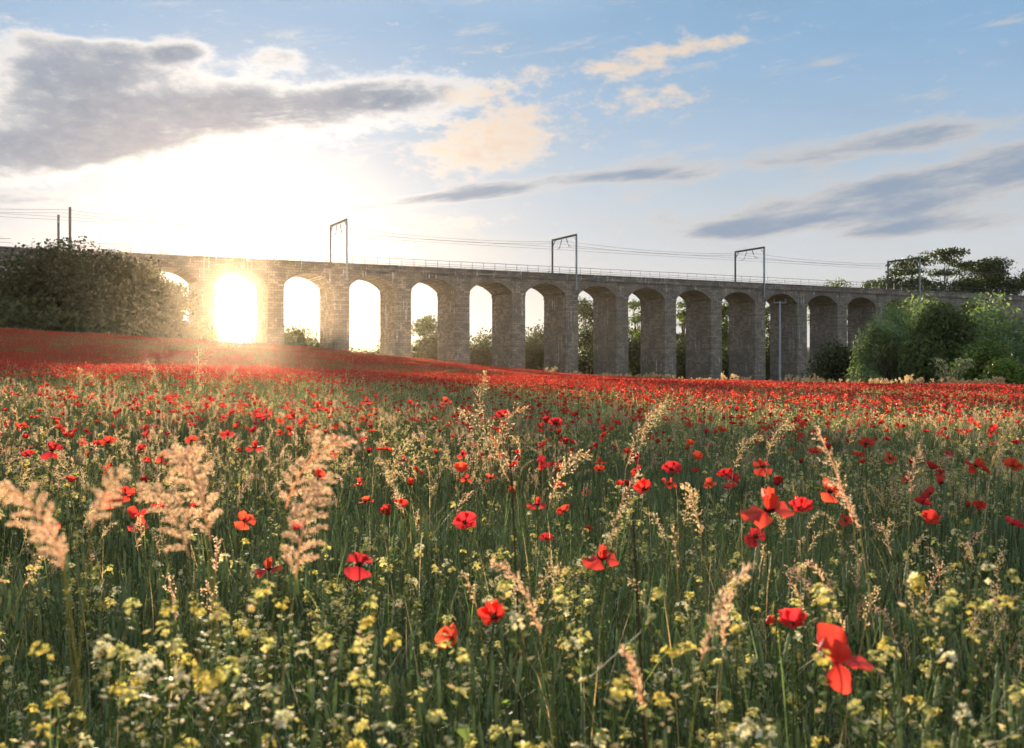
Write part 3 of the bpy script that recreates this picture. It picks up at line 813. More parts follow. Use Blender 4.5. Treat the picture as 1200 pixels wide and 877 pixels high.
def spikelet(b, p, d, L, w, col, mi=0):
    """papery glume: one folded leaf-shaped scale"""
    p = Vector(p); d = Vector(d).normalized(); a = d.cross(Vector((rn.normal(), rn.normal(), rn.normal()))).normalized() * w; c = d.cross(a)
    b.add([p, p + d * L * 0.4 + a, p + d * L, p + d * L * 0.4 - a, p + d * L * 0.45 + c * 0.7], [(0, 1, 4), (1, 2, 4), (2, 3, 4), (3, 0, 4)], col, mi)
def grass_clump(nb=26, spread=0.1, hmin=0.2, hmax=0.5, tan=0.14, segs=3, w=0.0021):
    b = MB()
    for k in range(nb):
        a, r = rn.random() * 6.28, spread * rn.random() ** 0.5
        c = jit(TANS[rn.integers(3)]) if rn.random() < tan else jit(GREENS[rn.integers(len(GREENS))])
        blade(b, math.cos(a) * r, math.sin(a) * r, rn.uniform(hmin, hmax), rn.uniform(0.05, 0.75), rn.random() * 6.28, w * rn.uniform(0.6, 1.5), c, segs)
    return b
def wheat_clump(n=9, spread=0.1):
    b = MB()
    for k in range(n):
        a, r = rn.random() * 6.28, spread * rn.random() ** 0.5
        x, y, h = math.cos(a) * r, math.sin(a) * r, rn.uniform(0.34, 0.52)
        la = rn.random() * 6.28; l = rn.uniform(0.0, 0.08)
        c = jit((0.22, 0.275, 0.15))
        pts = [(x, y, 0), (x + math.cos(la) * l * .4, y + math.sin(la) * l * .4, h * 0.6), (x + math.cos(la) * l, y + math.sin(la) * l, h)]
        thin(b, pts, 0.0016, jit((0.10, 0.14, 0.06)))
        e = Vector(pts[-1]); d = (Vector(pts[-1]) - Vector(pts[1])).normalized()
        rr = [0.002, 0.0048, 0.0036, 0.0052, 0.0038, 0.005, 0.0034, 0.0038, 0.0008]
        b.tube([e + d * 0.0095 * i for i in range(9)], rr, 5, c)
        if rn.random() < 0.6: blade(b, x, y, h * 0.75, rn.uniform(.3, .8), rn.random() * 6.28, 0.0024, jit((0.17, 0.215, 0.09)), 3)
    return b
def panicle(b, base, d, L, wid, nbr, nsp, size, cols, mi, droop=0.35, side=None):
    """feathery grass head: branches along an arching axis, each set with spikelets"""
    d = Vector(d).normalized(); p = Vector(base); step = L / nbr
    lean = Vector(side) if side else Vector((rn.normal(), rn.normal(), 0)); lean.z = 0
    if lean.length > 1e-6: lean.normalize()
    axis = [p.copy()]
    for k in range(nbr):
        f = k / nbr
        d = (d + lean * droop / nbr * 2.2 * f + Vector((0, 0, -1)) * droop / nbr * 2.6 * f * f * 2).normalized()
        p = p + d * step; axis.append(p.copy())
        bl = wid * (math.sin(math.pi * (0.12 + 0.8 * f)) ** 0.8) * rn.uniform(0.7, 1.2)
        for q in range(2):
            a = rn.random() * 6.28; o = d.orthogonal().normalized()
            bd = (o * math.cos(a) + d.cross(o) * math.sin(a)) * 0.8 + d * 0.75 + lean * 0.2
            bd.normalize()
            c = jit(cols[rn.integers(len(cols))], 0.15)
            for i in range(nsp):
                s = (i + rn.random()) / nsp
                pos = p + bd * bl * s + Vector((0, 0, -0.25 * droop * bl * s * s))
                dd = bd + Vector((rn.normal(), rn.normal(), rn.normal() - 0.2 * droop)) * 0.5
                spikelet(b, pos, dd, size * rn.uniform(0.8, 1.3), size * 0.30, c, mi)
    b.tube(axis, [0.0012] * len(axis), 3, jit(cols[0]), mi)
def seed_clump(n=4, cols=TANS, spread=0.1, L=0.11, wid=0.018, nbr=10, nsp=4, size=0.006, mi=0):
    b = MB()
    for k in range(n):
        a, r = rn.random() * 6.28, spread * rn.random() ** 0.5
        x, y, h = math.cos(a) * r, math.sin(a) * r, rn.uniform(0.42, 0.66)
        la = rn.random() * 6.28; l = rn.uniform(0.02, 0.12)
        top = (x + math.cos(la) * l, y + math.sin(la) * l, h)
        thin(b, [(x, y, 0), (x + math.cos(la) * l * .3, y + math.sin(la) * l * .3, h * 0.55), top], 0.0012, jit((0.30, 0.26, 0.12)), mi)
        panicle(b, top, (math.cos(la) * .3, math.sin(la) * .3, 1), L * rn.uniform(.7, 1.2), wid * rn.uniform(.6, 1.5), nbr, nsp, size, cols, mi, rn.uniform(0.1, 0.7), (math.cos(la), math.sin(la), 0))
    return b
YEL = [(0.68, 0.56, 0.16), (0.72, 0.64, 0.26), (0.62, 0.58, 0.24), (0.72, 0.67, 0.48)]
PODS = [(0.28, 0.34, 0.12), (0.58, 0.53, 0.36), (0.42, 0.46, 0.20), (0.72, 0.67, 0.52)]
def floret(b, p, d, s, col, mi):
    p = Vector(p); d = Vector(d).normalized(); o = d.orthogonal().normalized(); e = d.cross(o)
    a0 = rn.random() * 1.57
    for k in range(4):
        a = a0 + k * 1.5708
        r = o * math.cos(a) + e * math.sin(a); t = o * -math.sin(a) + e * math.cos(a)
        b.add([p, p + r * s * 0.6 + t * s * 0.42 + d * s * 0.3, p + r * s + d * s * 0.32, p + r * s * 0.6 - t * s * 0.42 + d * s * 0.3], [(0, 1, 2, 3)], col, mi)
def mustard_parts(h, nbr):
    """stem+side leaves, and a list of flower heads (each its own mesh builder)"""
    st, heads, lv = MB(), [], []
    pts = [Vector((0, 0, 0)), Vector((rn.normal(0, .012), rn.normal(0, .012), h * 0.5)), Vector((rn.normal(0, .03), rn.normal(0, .03), h * 0.88))]
    st.tube(pts, [0.0026, 0.0022, 0.0014], 4, jit((0.11, 0.16, 0.05)))
    tips = [(pts[-1], Vector((rn.normal(0, .2), rn.normal(0, .2), 1)).normalized())]
    for k in range(nbr):
        f = rn.uniform(0.35, 0.9); o = pts[0].lerp(pts[1], f * 2) if f < .5 else pts[1].lerp(pts[2], f * 2 - 1)
        a = rn.random() * 6.28; ln = h * rn.uniform(0.16, 0.42)
        m_ = o + Vector((math.cos(a) * ln * .42, math.sin(a) * ln * .42, ln * .4)); e = o + Vector((math.cos(a) * ln * .55, math.sin(a) * ln * .55, ln * rn.uniform(.75, 1.05)))
        e.z = min(e.z, h)
        st.tube([o, m_, e], [0.0016, 0.0013, 0.001], 3, jit((0.12, 0.17, 0.05)))
        tips.append((e, (e - m_).normalized()))
    for o, d in tips:
        b = MB(); yc = YEL[rn.integers(len(YEL))]
        for k in range(rn.integers(7, 13)):
            v = Vector((rn.normal(), rn.normal(), rn.normal() * 0.5 + 0.5)).normalized()
            p_ = o + v * rn.uniform(0.004, 0.014) + d * rn.uniform(-0.004, 0.012)
            floret(b, p_, v + d * 0.8, rn.uniform(0.0055, 0.009), jit(yc, 0.2), 0)
        for k in range(5): diamond(b, o + d * 0.010 + Vector((rn.normal(0, .003), rn.normal(0, .003), 0)), d, 0.007, 0.0018, jit((0.30, 0.36, 0.08)), 0)
        heads.append(b)
        for k in range(rn.integers(5, 10)):         # ripening pods below the head
            a = rn.random() * 6.28; q = o - d * rn.uniform(0.012, 0.07)
            pd = Vector((math.cos(a), math.sin(a), 0.35))
            diamond(st, q + pd * 0.004, pd, rn.uniform(0.012, 0.02), rn.uniform(0.0022, 0.004), jit(PODS[rn.integers(4)]))
    for k in range(rn.integers(4, 8)):
        f = rn.uniform(0.1, 0.8); a = rn.random() * 6.28; L = rn.uniform(0.03, 0.075); z = h * f
        o = Vector((0, 0, z)); r = Vector((math.cos(a), math.sin(a), rn.uniform(0.1, .6))).normalized(); t = Vector((-math.sin(a), math.cos(a), 0))
        lv.append(([o, o + r * L * .5 + t * L * .2, o + r * L + Vector((0, 0, -.2 * L)), o + r * L * .5 - t * L * .2, o + r * L * .5 + Vector((0, 0, .03 * L))], [(0, 1, 4), (1, 2, 4), (2, 3, 4), (3, 0, 4)], jit((0.14, 0.20, 0.06))))
    return st, heads, lv

def weed(n=6, spread=0.09):
    b = MB()
    for k in range(n):
        a, r = rn.random() * 6.28, spread * rn.random() ** .5
        x, y, h = math.cos(a) * r, math.sin(a) * r, rn.uniform(.26, .54)
        lx, ly = rn.normal(0, .05, 2)
        thin(b, [(x, y, 0), (x + lx * .4, y + ly * .4, h * .55), (x + lx, y + ly, h)], .0011, jit((0.20, 0.24, 0.08)))
        base = [(0.19, 0.28, 0.09), (0.25, 0.33, 0.11), (0.34, 0.37, 0.18), (0.48, 0.44, 0.30), (0.60, 0.57, 0.47)][min(4, int(abs(rn.normal(0, 1.6))))]
        for q in range(17):
            f = rn.uniform(.25, 1.0); o = Vector((x + lx * f * f, y + ly * f * f, h * f)); an = rn.random() * 6.28
            d = Vector((math.cos(an), math.sin(an), rn.uniform(-.1, .9))).normalized(); t = Vector((-math.sin(an), math.cos(an), rn.normal(0, .4))).normalized()
            L = rn.uniform(.010, .026) * (1.25 - .5 * f); w = L * rn.uniform(.12, .3)
            b.add([o, o + d * L * .5 + t * w, o + d * L, o + d * L * .5 - t * w], [(0, 1, 2, 3)], jit(base, .3))
    return b
# poppy
def petal_mb(L, th0, th1, az_, wa, seed, col, nr=6, nv=10, ruf=1.0):
    r_ = np.random.default_rng(seed)
    ph1, ph2 = r_.random(2) * 6.28
    k1 = r_.integers(3, 6)
    rows = []
    rho, z = 0.0, 0.0
    prof = [(0.0015, 0.0)]
    for i in range(1, nr + 1):
        th = R(th0 + (th1 - th0) * (i - 0.5) / nr)
        rho += L / nr * math.sin(th); z += L / nr * math.cos(th)
        prof.append((max(rho, 0.0015), z))
    vs, cs_ = [], []
    for i, (ro, zz) in enumerate(prof):
        f = i / nr
        for j in range(nv + 1):
            v = 2 * j / nv - 1
            a = R(az_) + v * R(wa) * (0.6 + 0.4 * min(1, f * 1.6))
            kk = 1 - (0.20 if ruf == 1 else 0.48) * v * v * f * f
            rf = 0.11 * L * f * f * math.sin(k1 * v * 2.0 + ph1) + 0.06 * L * f * f * math.sin(9 * v + ph2) + 0.02 * L * f * math.sin(17 * v + 4 * f + ph1)
            rf *= ruf
            nx_, nz_ = math.cos(R(th0 + (th1 - th0) * f)), -math.sin(R(th0 + (th1 - th0) * f))
            r2 = ro * kk + nx_ * rf; z2 = zz * kk + nz_ * rf + 0.04 * L * f * math.sin(5 * v + ph2)
            vs.append((r2 * math.cos(a), r2 * math.sin(a), z2))
            if f < 0.15: cs_.append((0.05, 0.008, 0.012))
            else:
                u = 0.95 + 0.16 * math.sin(11 * v + ph1) + 0.08 * math.sin(23 * v + ph2) + 0.22 * (f - 0.5)
                cs_.append((col[0] * u, col[1] * u * (0.8 + 0.5 * f), col[2] * u))
    fs = [(i * (nv + 1) + j, i * (nv + 1) + j + 1, (i + 1) * (nv + 1) + j + 1, (i + 1) * (nv + 1) + j) for i in range(nr) for j in range(nv)]
    return MB().add(vs, fs, cs_)
REDS = [(0.64, 0.050, 0.036), (0.68, 0.080, 0.040), (0.54, 0.030, 0.036), (0.62, 0.056, 0.034)]
PTYPE = {   # petals: length, start angle, end angle from the axis, azimuth, half width
    'bowl': [(0.044, 78, 18, 0, 66), (0.044, 78, 22, 180, 66), (0.040, 70, 8, 90, 60), (0.040, 70, 12, 270, 60)],
    'open': [(0.044, 82, 52, 10, 66), (0.043, 84, 58, 190, 64), (0.038, 75, 40, 100, 60), (0.038, 75, 44, 280, 60)],
    'skirt': [(0.043, 50, -8, 85, 62), (0.042, 55, 5, 265, 60), (0.047, 80, 108, 5, 72), (0.047, 82, 112, 180, 72)],
    'butterfly': [(0.064, 88, -20, -104, 74), (0.060, 86, 100, -4, 50), (0.054, 100, 165, -76, 56), (0.056, 72, 14, 92, 78)],
    'cup': [(0.042, 66, -10, 0, 68), (0.042, 66, -6, 180, 68), (0.038, 58, -12, 90, 60), (0.038, 58, -8, 270, 60)],
    'ragged': [(0.045, 84, 96, 20, 64), (0.042, 70, 25, 140, 66), (0.045, 85, 108, 230, 62), (0.036, 60, 8, 310, 60)],
    'facing': [(0.044, 84, 46, 0, 68), (0.044, 84, 48, 180, 68), (0.040, 80, 42, 90, 62), (0.040, 80, 50, 270, 62)],
}
PT = list(PTYPE)
petal_me = {}; flower_mb = {}
for ti, (tn, ps) in enumerate(PTYPE.items()):
    for v in range(3):
        mbs = [petal_mb(L * (1 + 0.06 * rn.normal()), a0 + 5 * rn.normal(), a1 + 8 * rn.normal(), az_ + 8 * rn.normal(), wa, 1000 * ti + 10 * v + i, REDS[(ti + v) % 4] if tn != 'butterfly' else REDS[2 * (v % 2)], ruf=0.3 if tn == 'butterfly' else 1.0) for i, (L, a0, a1, az_, wa) in enumerate(ps)]
        petal_me[tn, v] = [m_.mesh('petal', [M['petal']], True) for m_ in mbs]
        flower_mb[tn, v] = mbs
sh = MB().tube([(0, 0, -0.004), (0, 0, 0), (0, 0, 0.006), (0, 0, 0.0095), (0, 0, 0.0105)], [0.0015, 0.0035, 0.0048, 0.0052, 0.0], 8, (0.10, 0.14, 0.06))
seed_me = sh.mesh('seed_head', [M['plant']], True)
stm = MB()
for k in range(26):
    a = rn.random() * 6.28; r = rn.uniform(0.005, 0.0095); z = rn.uniform(0.004, 0.010)
    diamond(stm, (math.cos(a) * 0.003, math.sin(a) * 0.003, 0), (math.cos(a) * r, math.sin(a) * r, z), 0.013, 0.0011, (0.012, 0.010, 0.016))
stam_me = stm.mesh('stamens', [M['plant']])
stem_mes = []
for k in range(5):
    b = MB(); a = rn.random() * 6.28; q = 0.05 * rn.random()
    b.tube([(math.cos(a) * q * math.sin(math.pi * f), math.sin(a) * q * math.sin(math.pi * f), f) for f in (0, .2, .4, .6, .8, .92, 1)], 0.0018, 5, jit((0.10, 0.15, 0.05)))
    stem_mes.append(b.mesh('stem', [M['plant']], True))
def poppy(loc, z, kind, v, scale, tilt_to, tilt, spin, label, group):
    x, y = loc; zg = gz(x, y)
    t = thing('poppy', label, 'poppy', (x, y, zg), 0, group)
    H = z - zg
    s = link('stem', stem_mes[v % 5], t); s.scale = (1, 1, H); s.rotation_euler = (0, 0, spin)
    axis = Vector((math.cos(tilt_to) * math.sin(tilt), math.sin(tilt_to) * math.sin(tilt), math.cos(tilt)))
    rot = (axis.to_track_quat('Z', 'Y').to_matrix().to_4x4() @ Matrix.Rotation(spin, 4, 'Z')).to_euler()
    for me_ in petal_me[kind, v]:
        o = link('petal', me_, t); o.location = (0, 0, H); o.rotation_euler = rot; o.scale = (scale,) * 3
    o = link('seed_head', seed_me, t); o.location = (0, 0, H); o.rotation_euler = rot; o.scale = (scale,) * 3
    q = link('stamens', stam_me, o)
    return t
TC = -math.pi / 2           # towards the camera
# (px, py, width px, kind, tilt towards direction, tilt deg, spin deg, label)
HERO = [
 (978, 775, 70, 'butterfly', TC, 8, 0, 'largest bright red poppy at the lower right with one raised and two drooping petals'),
 (897, 731, 27, 'cup', TC + .9, 50, 20, 'small red poppy half hidden beside a dark cup-shaped one, lower right'),
 (928, 734, 44, 'bowl', TC, 22, 60, 'dark crimson cup-shaped poppy left of the largest poppy'),
 (580, 724, 40, 'bowl', TC - .35, 52, 30, 'round orange-red poppy facing the camera with a dark centre, bottom middle'),
 (532, 751, 38, 'bowl', TC - .9, 62, 20, 'deep red cupped poppy just left of the round one facing the camera'),
 (706, 656, 44, 'skirt', TC, 20, 15, 'red poppy with raised crown and flat skirt in the middle foreground'),
 (421, 663, 40, 'skirt', TC + .4, 26, 70, 'crumpled orange-red poppy left of centre above the yellow flowers'),
 (901, 600, 58, 'skirt', TC, 14, 5, 'wide red poppy with spread side petals touching a cupped neighbour on its right'),
 (938, 598, 32, 'bowl', TC, 40, 25, 'cupped red poppy touching the wide one on its left'),
 (971, 577, 38, 'ragged', TC + .5, 38, 0, 'orange-lit ragged poppy with one purple-shaded petal, right of centre'),
 (893, 548, 25, 'skirt', TC, 30, 85, 'red poppy with a domed petal standing above the pair on the right'),
 (909, 568, 22, 'cup', TC + .6, 35, 10, 'striped dark red cupped poppy below the domed one on the right'),
 (755, 574, 26, 'bowl', TC - .4, 56, 40, 'bright cupped poppy turned left, right of the middle plumes'),
 (787, 551, 22, 'open', TC, 35, 10, 'upper of two ragged poppies right of the middle'),
 (784, 568, 24, 'ragged', TC, 20, 50, 'lower of two ragged poppies right of the middle'),
 (1090, 613, 29, 'bowl', TC, 30, 70, 'lone boxy bright red poppy near the right edge'),
 (858, 562, 16, 'open', TC, 40, 0, 'small blurred red poppy left of the domed one on the right'),
 (455, 603, 24, 'cup', TC - .5, 34, 30, 'left flower of the joined poppy pair left of centre'),
 (468, 595, 22, 'bowl', TC + .7, 30, 0, 'right flower of the joined poppy pair left of centre'),
 (545, 613, 26, 'open', TC, 48, 20, 'ragged orange-edged poppy just below the middle plumes'),
 (630, 592, 24, 'skirt', TC, 18, 0, 'flat pink-lit poppy below the middle plumes'),
 (603, 577, 16, 'cup', TC - .7, 40, 0, 'small narrow red poppy beside the tall dark stem'),
 (640, 632, 15, 'open', TC, 30, 0, 'small dark red poppy sunk in the yellow flowers, middle'),
 (689, 624, 14, 'cup', TC, 20, 0, 'soft blurred pale red poppy above the crowned one in the middle'),
 (62, 529, 28, 'skirt', TC, 20, 75, 'big triangular red poppy at the left edge'),
 (33, 534, 14, 'open', TC, 30, 0, 'small orange poppy cut by the left edge'),
 (163, 617, 24, 'skirt', TC + .3, 20, 10, 'red poppy left of the large feathery plume'),
 (131, 588, 26, 'ragged', TC, 40, 0, 'orange-red poppy behind the left plume'),
 (167, 578, 16, 'cup', TC, 30, 0, 'small red poppy right of the one behind the left plume'),
 (228, 599, 20, 'cup', TC, 24, 30, 'red poppy peeping over the large feathery plume'),
 (287, 611, 28, 'ragged', TC + .4, 44, 0, 'orange double-lobed poppy between the two feathery plumes'),
 (315, 668, 30, 'skirt', TC, 10, 0, 'dark crimson poppy hanging behind the right-hand plume'),
 (60, 622, 22, 'open', TC, 40, 0, 'orange poppy seen through the blurred plume at the left edge'),
 (78, 512, 13, 'cup', TC, 30, 0, 'small red cup above the big triangular poppy on the left'),
 (85, 513, 14, 'cup', TC, 34, 50, 'small rounded poppy on the left, right of a twin'),
 (299, 525, 22, 'skirt', TC, 20, 0, 'wide dark-rimmed poppy above the large plume'),
 (172, 543, 14, 'bowl', TC, 40, 0, 'small poppy pair above the blurred left plume'),
 (166, 527, 13, 'open', TC, 30, 0, 'small flat poppy above the curved grass stalk on the left'),
 (127, 519, 17, 'open', TC, 30, 0, 'right of two close poppies left of the sunlit seed heads'),
 (114, 523, 15, 'cup', TC, 30, 0, 'left of two close poppies left of the sunlit seed heads'),
 (103, 535, 13, 'cup', TC, 30, 0, 'dark red poppy below the two close poppies on the left'),
 (225, 517, 14, 'open', TC, 30, 0, 'small flat poppy straight above the large plume'),
 (267, 510, 15, 'skirt', TC, 30, 0, 'starry red poppy in the sunlit seed heads on the left'),
 (885, 629, 26, 'ragged', TC, 60, 0, 'dull red crumpled poppy below the wide spread one'),
 (990, 610, 20, 'ragged', TC, 40, 0, 'speckled orange poppy below the purple-shaded one'),
 (1147, 597, 20, 'bowl', TC, 30, 0, 'orange-red poppy at the right edge'),
 (1134, 594, 9, 'cup', TC, 30, 0, 'tiny poppy bud beside the one at the right edge'),
 (1015, 521, 18, 'open', TC, 35, 0, 'red poppy under yellow flowers in the right middle distance'),
 (1043, 538, 18, 'ragged', TC, 30, 0, 'soft red poppy among pale seed heads on the right'),
 (1111, 534, 12, 'open', TC, 30, 0, 'small flat poppy near the right edge in the middle distance'),
 (970, 527, 15, 'cup', TC, 30, 0, 'upper poppy of the loose red cluster on the right'),
 (955, 531, 15, 'open', TC, 30, 0, 'left poppy of the loose red cluster on the right'),
 (1149, 524, 10, 'cup', TC, 30, 0, 'small dark poppy at the right edge beside the reddish dry plume'),
 (656, 570, 13, 'open', TC, 30, 0, 'small red poppy right of the middle plumes'),
 (650, 547, 12, 'bowl', TC, 30, 0, 'small orange poppy above the middle plumes'),
 (702, 552, 14, 'bowl', TC, 45, 0, 'open orange-rimmed poppy left of the bright cupped one'),
 (687, 577, 13, 'ragged', TC, 40, 0, 'faint ragged poppy below the orange-rimmed one'),
 (700, 524, 13, 'cup', TC - .6, 50, 0, 'orange poppy in profile among pale plumes in the middle'),
 (651, 497, 16, 'open', TC, 34, 0, 'orange poppy standing at the edge of the green, middle'),
 (640, 495, 15, 'cup', TC, 34, 0, 'darker poppy left of the orange one at the edge of the green'),
 (655, 508, 12, 'cup', TC, 34, 0, 'small orange poppy below the pair at the edge of the green'),
 (589, 488, 16, 'open', TC, 34, 0, 'red-black poppy left of the pair at the edge of the green'),
 (430, 471, 18, 'skirt', TC, 20, 0, 'flat bright poppy standing out of the sunlit grass, centre left'),
 (523, 471, 18, 'ragged', TC, 20, 0, 'ragged bright poppy at the near rim of the red band, centre'),
 (372, 478, 15, 'skirt', TC, 20, 0, 'flat bright poppy in the glowing grass below the sun'),
 (312, 484, 15, 'skirt', TC, 20, 0, 'wide orange poppy in the glowing grass below the sun'),
]
placed = []
GH = 'poppies in the foreground'
for i, (px, py, w, kind, tt, tl, sp, lab) in enumerate(HERO):
    d = min((0.088 if kind in ('skirt', 'ragged', 'butterfly') else 0.074) * F / w, 16)
    for _ in range(30):         # the flower has to stand at a likely height over the ground it grows from
        p = at(px, py, d); h = p.z - gz(p.x, p.y)
        if h < 0.5: d *= 0.97
        elif h > 0.88: d *= 1.03
        else: break
    wm = w / F * d
    sc_ = wm / (0.088 if kind in ('skirt', 'ragged', 'butterfly') else 0.074)
    poppy((p.x, p.y), p.z, kind, i % 3, float(np.clip(sc_, 0.7, 1.35)), tt, R(tl), R(sp), lab, GH)
    placed.append((p.x, p.y))
def field_pt(z0, z1, m=1.12, ex=0.6):
    """uniform over the wedge of ground in view"""
    while True:
        y = math.sqrt(rn.uniform(z0 * z0, z1 * z1)); hw = 0.48 * y * m + ex
        x = rn.uniform(-hw, hw)
        return x, y
ORD = ['nearest', 'second nearest', 'third nearest', 'fourth nearest', 'fifth nearest', 'sixth nearest', 'seventh nearest', 'eighth nearest', 'ninth nearest', 'tenth nearest', 'eleventh nearest', 'twelfth nearest', 'thirteenth nearest', 'fourteenth nearest', 'fifteenth nearest', 'sixteenth nearest']
SHAPE = {'bowl': 'bowl-shaped', 'open': 'wide-open', 'skirt': 'flared', 'butterfly': 'two-tiered', 'cup': 'narrow cupped', 'ragged': 'ragged', 'facing': 'flat-faced'}
NTH = ['first', 'second', 'third', 'fourth', 'fifth', 'sixth', 'seventh', 'eighth', 'ninth', 'tenth']
def column(px):
    """what stands straight above a flower in the photograph"""
    if px < 60: return 'below the far left trees'
    if px < 150: return 'below the pair of masts'
    if px < 252: return 'below the tree next to the sunlit arch'
    if px < 333: return 'below the sunlit arch'
    for n_ in range(1, 11):
        if px < 252 + 83.36 * (n_ + 1) / (1 + 0.02916 * (n_ + 1)): return 'under the %s arch past the sun' % NTH[n_ - 1]
    if px < 1010: return 'below the dark low bush'
    return 'below the large willow' if px < 1090 else 'below the right edge bushes'
small = []
centres = [field_pt(3.6, 12.5) for _ in range(60)]
while len(small) < 300 - len(HERO):
    cx0, cy0 = centres[rn.integers(60)]
    x, y = cx0 + rn.normal(0, .35), cy0 + rn.normal(0, .5)
    if y < 3.4 or abs(x) > 0.475 * y: continue
    if min((x - a) ** 2 + (y - b_) ** 2 for a, b_ in placed) < 0.006: continue
    placed.append((x, y)); kd = PT[rn.integers(len(PT))]
    small.append((x, y, kd, SHAPE[kd], column(x / y * F + CX)))
seen = {}
for x, y, kd, shp, clm in sorted(small, key=lambda q: q[1]):
    q = seen[shp, clm] = seen.get((shp, clm), -1) + 1
    poppy((x, y), gz(x, y) + rn.uniform(0.54, 0.8), kd, int(rn.integers(3)), rn.uniform(0.75, 1.05), rn.random() * 6.28, R(rn.uniform(5, 50)), rn.random() * 6.28,
          'small %s poppy %s, %s such' % (shp, clm, ORD[min(q, 15)]), 'small poppies scattered over the middle of the meadow')

# ------------------------------------------------------------------ feathery grass plumes (single plants)
def plume_parts(h, L, wid, side, nbr=12, nsp=9, size=0.011, droop=0.55, cols=PINK):
    st, hd = MB(), MB()
    s = Vector(side); s.z = 0; s.normalize()
    top = s * 0.07 + Vector((0, 0, h))
    st.tube([(0, 0, 0), tuple(s * 0.015 + Vector((0, 0, h * .5))), tuple(top)], [0.0014, 0.0012, 0.0010], 4, jit((0.26, 0.26, 0.10)))
    blade(st, 0, 0, h * 0.7, 0.5, rn.random() * 6.28, 0.004, jit((0.16, 0.18, 0.06)), 3)
    panicle(hd, top, s * 0.35 + Vector((0, 0, 1)), L, wid, nbr, nsp, size, cols, 0, droop, s)
    return st.mesh('stem', [M['dry']]), hd.mesh('seed_plume', [M['dry']])
def fluffy(hd, top, d0, L, side, droop, cols):
    """soft lobed head: a nodding axis with drooping side branches, each a tapering brush of papery scales"""
    s = Vector(side); s.z = 0; s.normalize()
    d = Vector(d0).normalized(); p = Vector(top); NB = 13; axis = [p.copy()]
    def brush(o, dr, ln, fat, n):
        q = Vector(o); e = Vector(dr).normalized()
        for i in range(n):
            f = i / n
            pos = q + e * ln * f + Vector((0, 0, -0.35 * ln * f * f))
            rad = fat * math.sin(math.pi * (0.15 + 0.83 * f)) 
            a = Vector((rn.normal(), rn.normal(), rn.normal())).normalized()
            spikelet(hd, pos + a * rad * rn.random(), e + a * 0.8 + Vector((0, 0, -.3)), L * rn.uniform(.03, .055), L * 0.009, jit(cols[rn.integers(len(cols))], .12))
    for k in range(NB):
        f = k / NB
        d = (d + s * droop * 0.13 * (0.2 + f) + Vector((0, 0, -1)) * droop * 0.13 * f * f).normalized()
        p = p + d * L / NB; axis.append(p.copy())
        sg = 1 if k % 2 else -1
        out = (Vector((s.x * 0.2 + sg * 0.75, rn.normal(0, .6), 0)) + d * 0.9).normalized()
        ln = L * (0.34 * math.sin(math.pi * (0.22 + 0.7 * f)) + 0.05) * rn.uniform(.75, 1.2)
        brush(p, out, ln, L * 0.032, int(64 * ln / (0.3 * L)) + 10)
    brush(p, d, L * 0.22, L * 0.03, 30)
    hd.tube(axis, [0.0014] * len(axis), 3, jit(cols[0]))
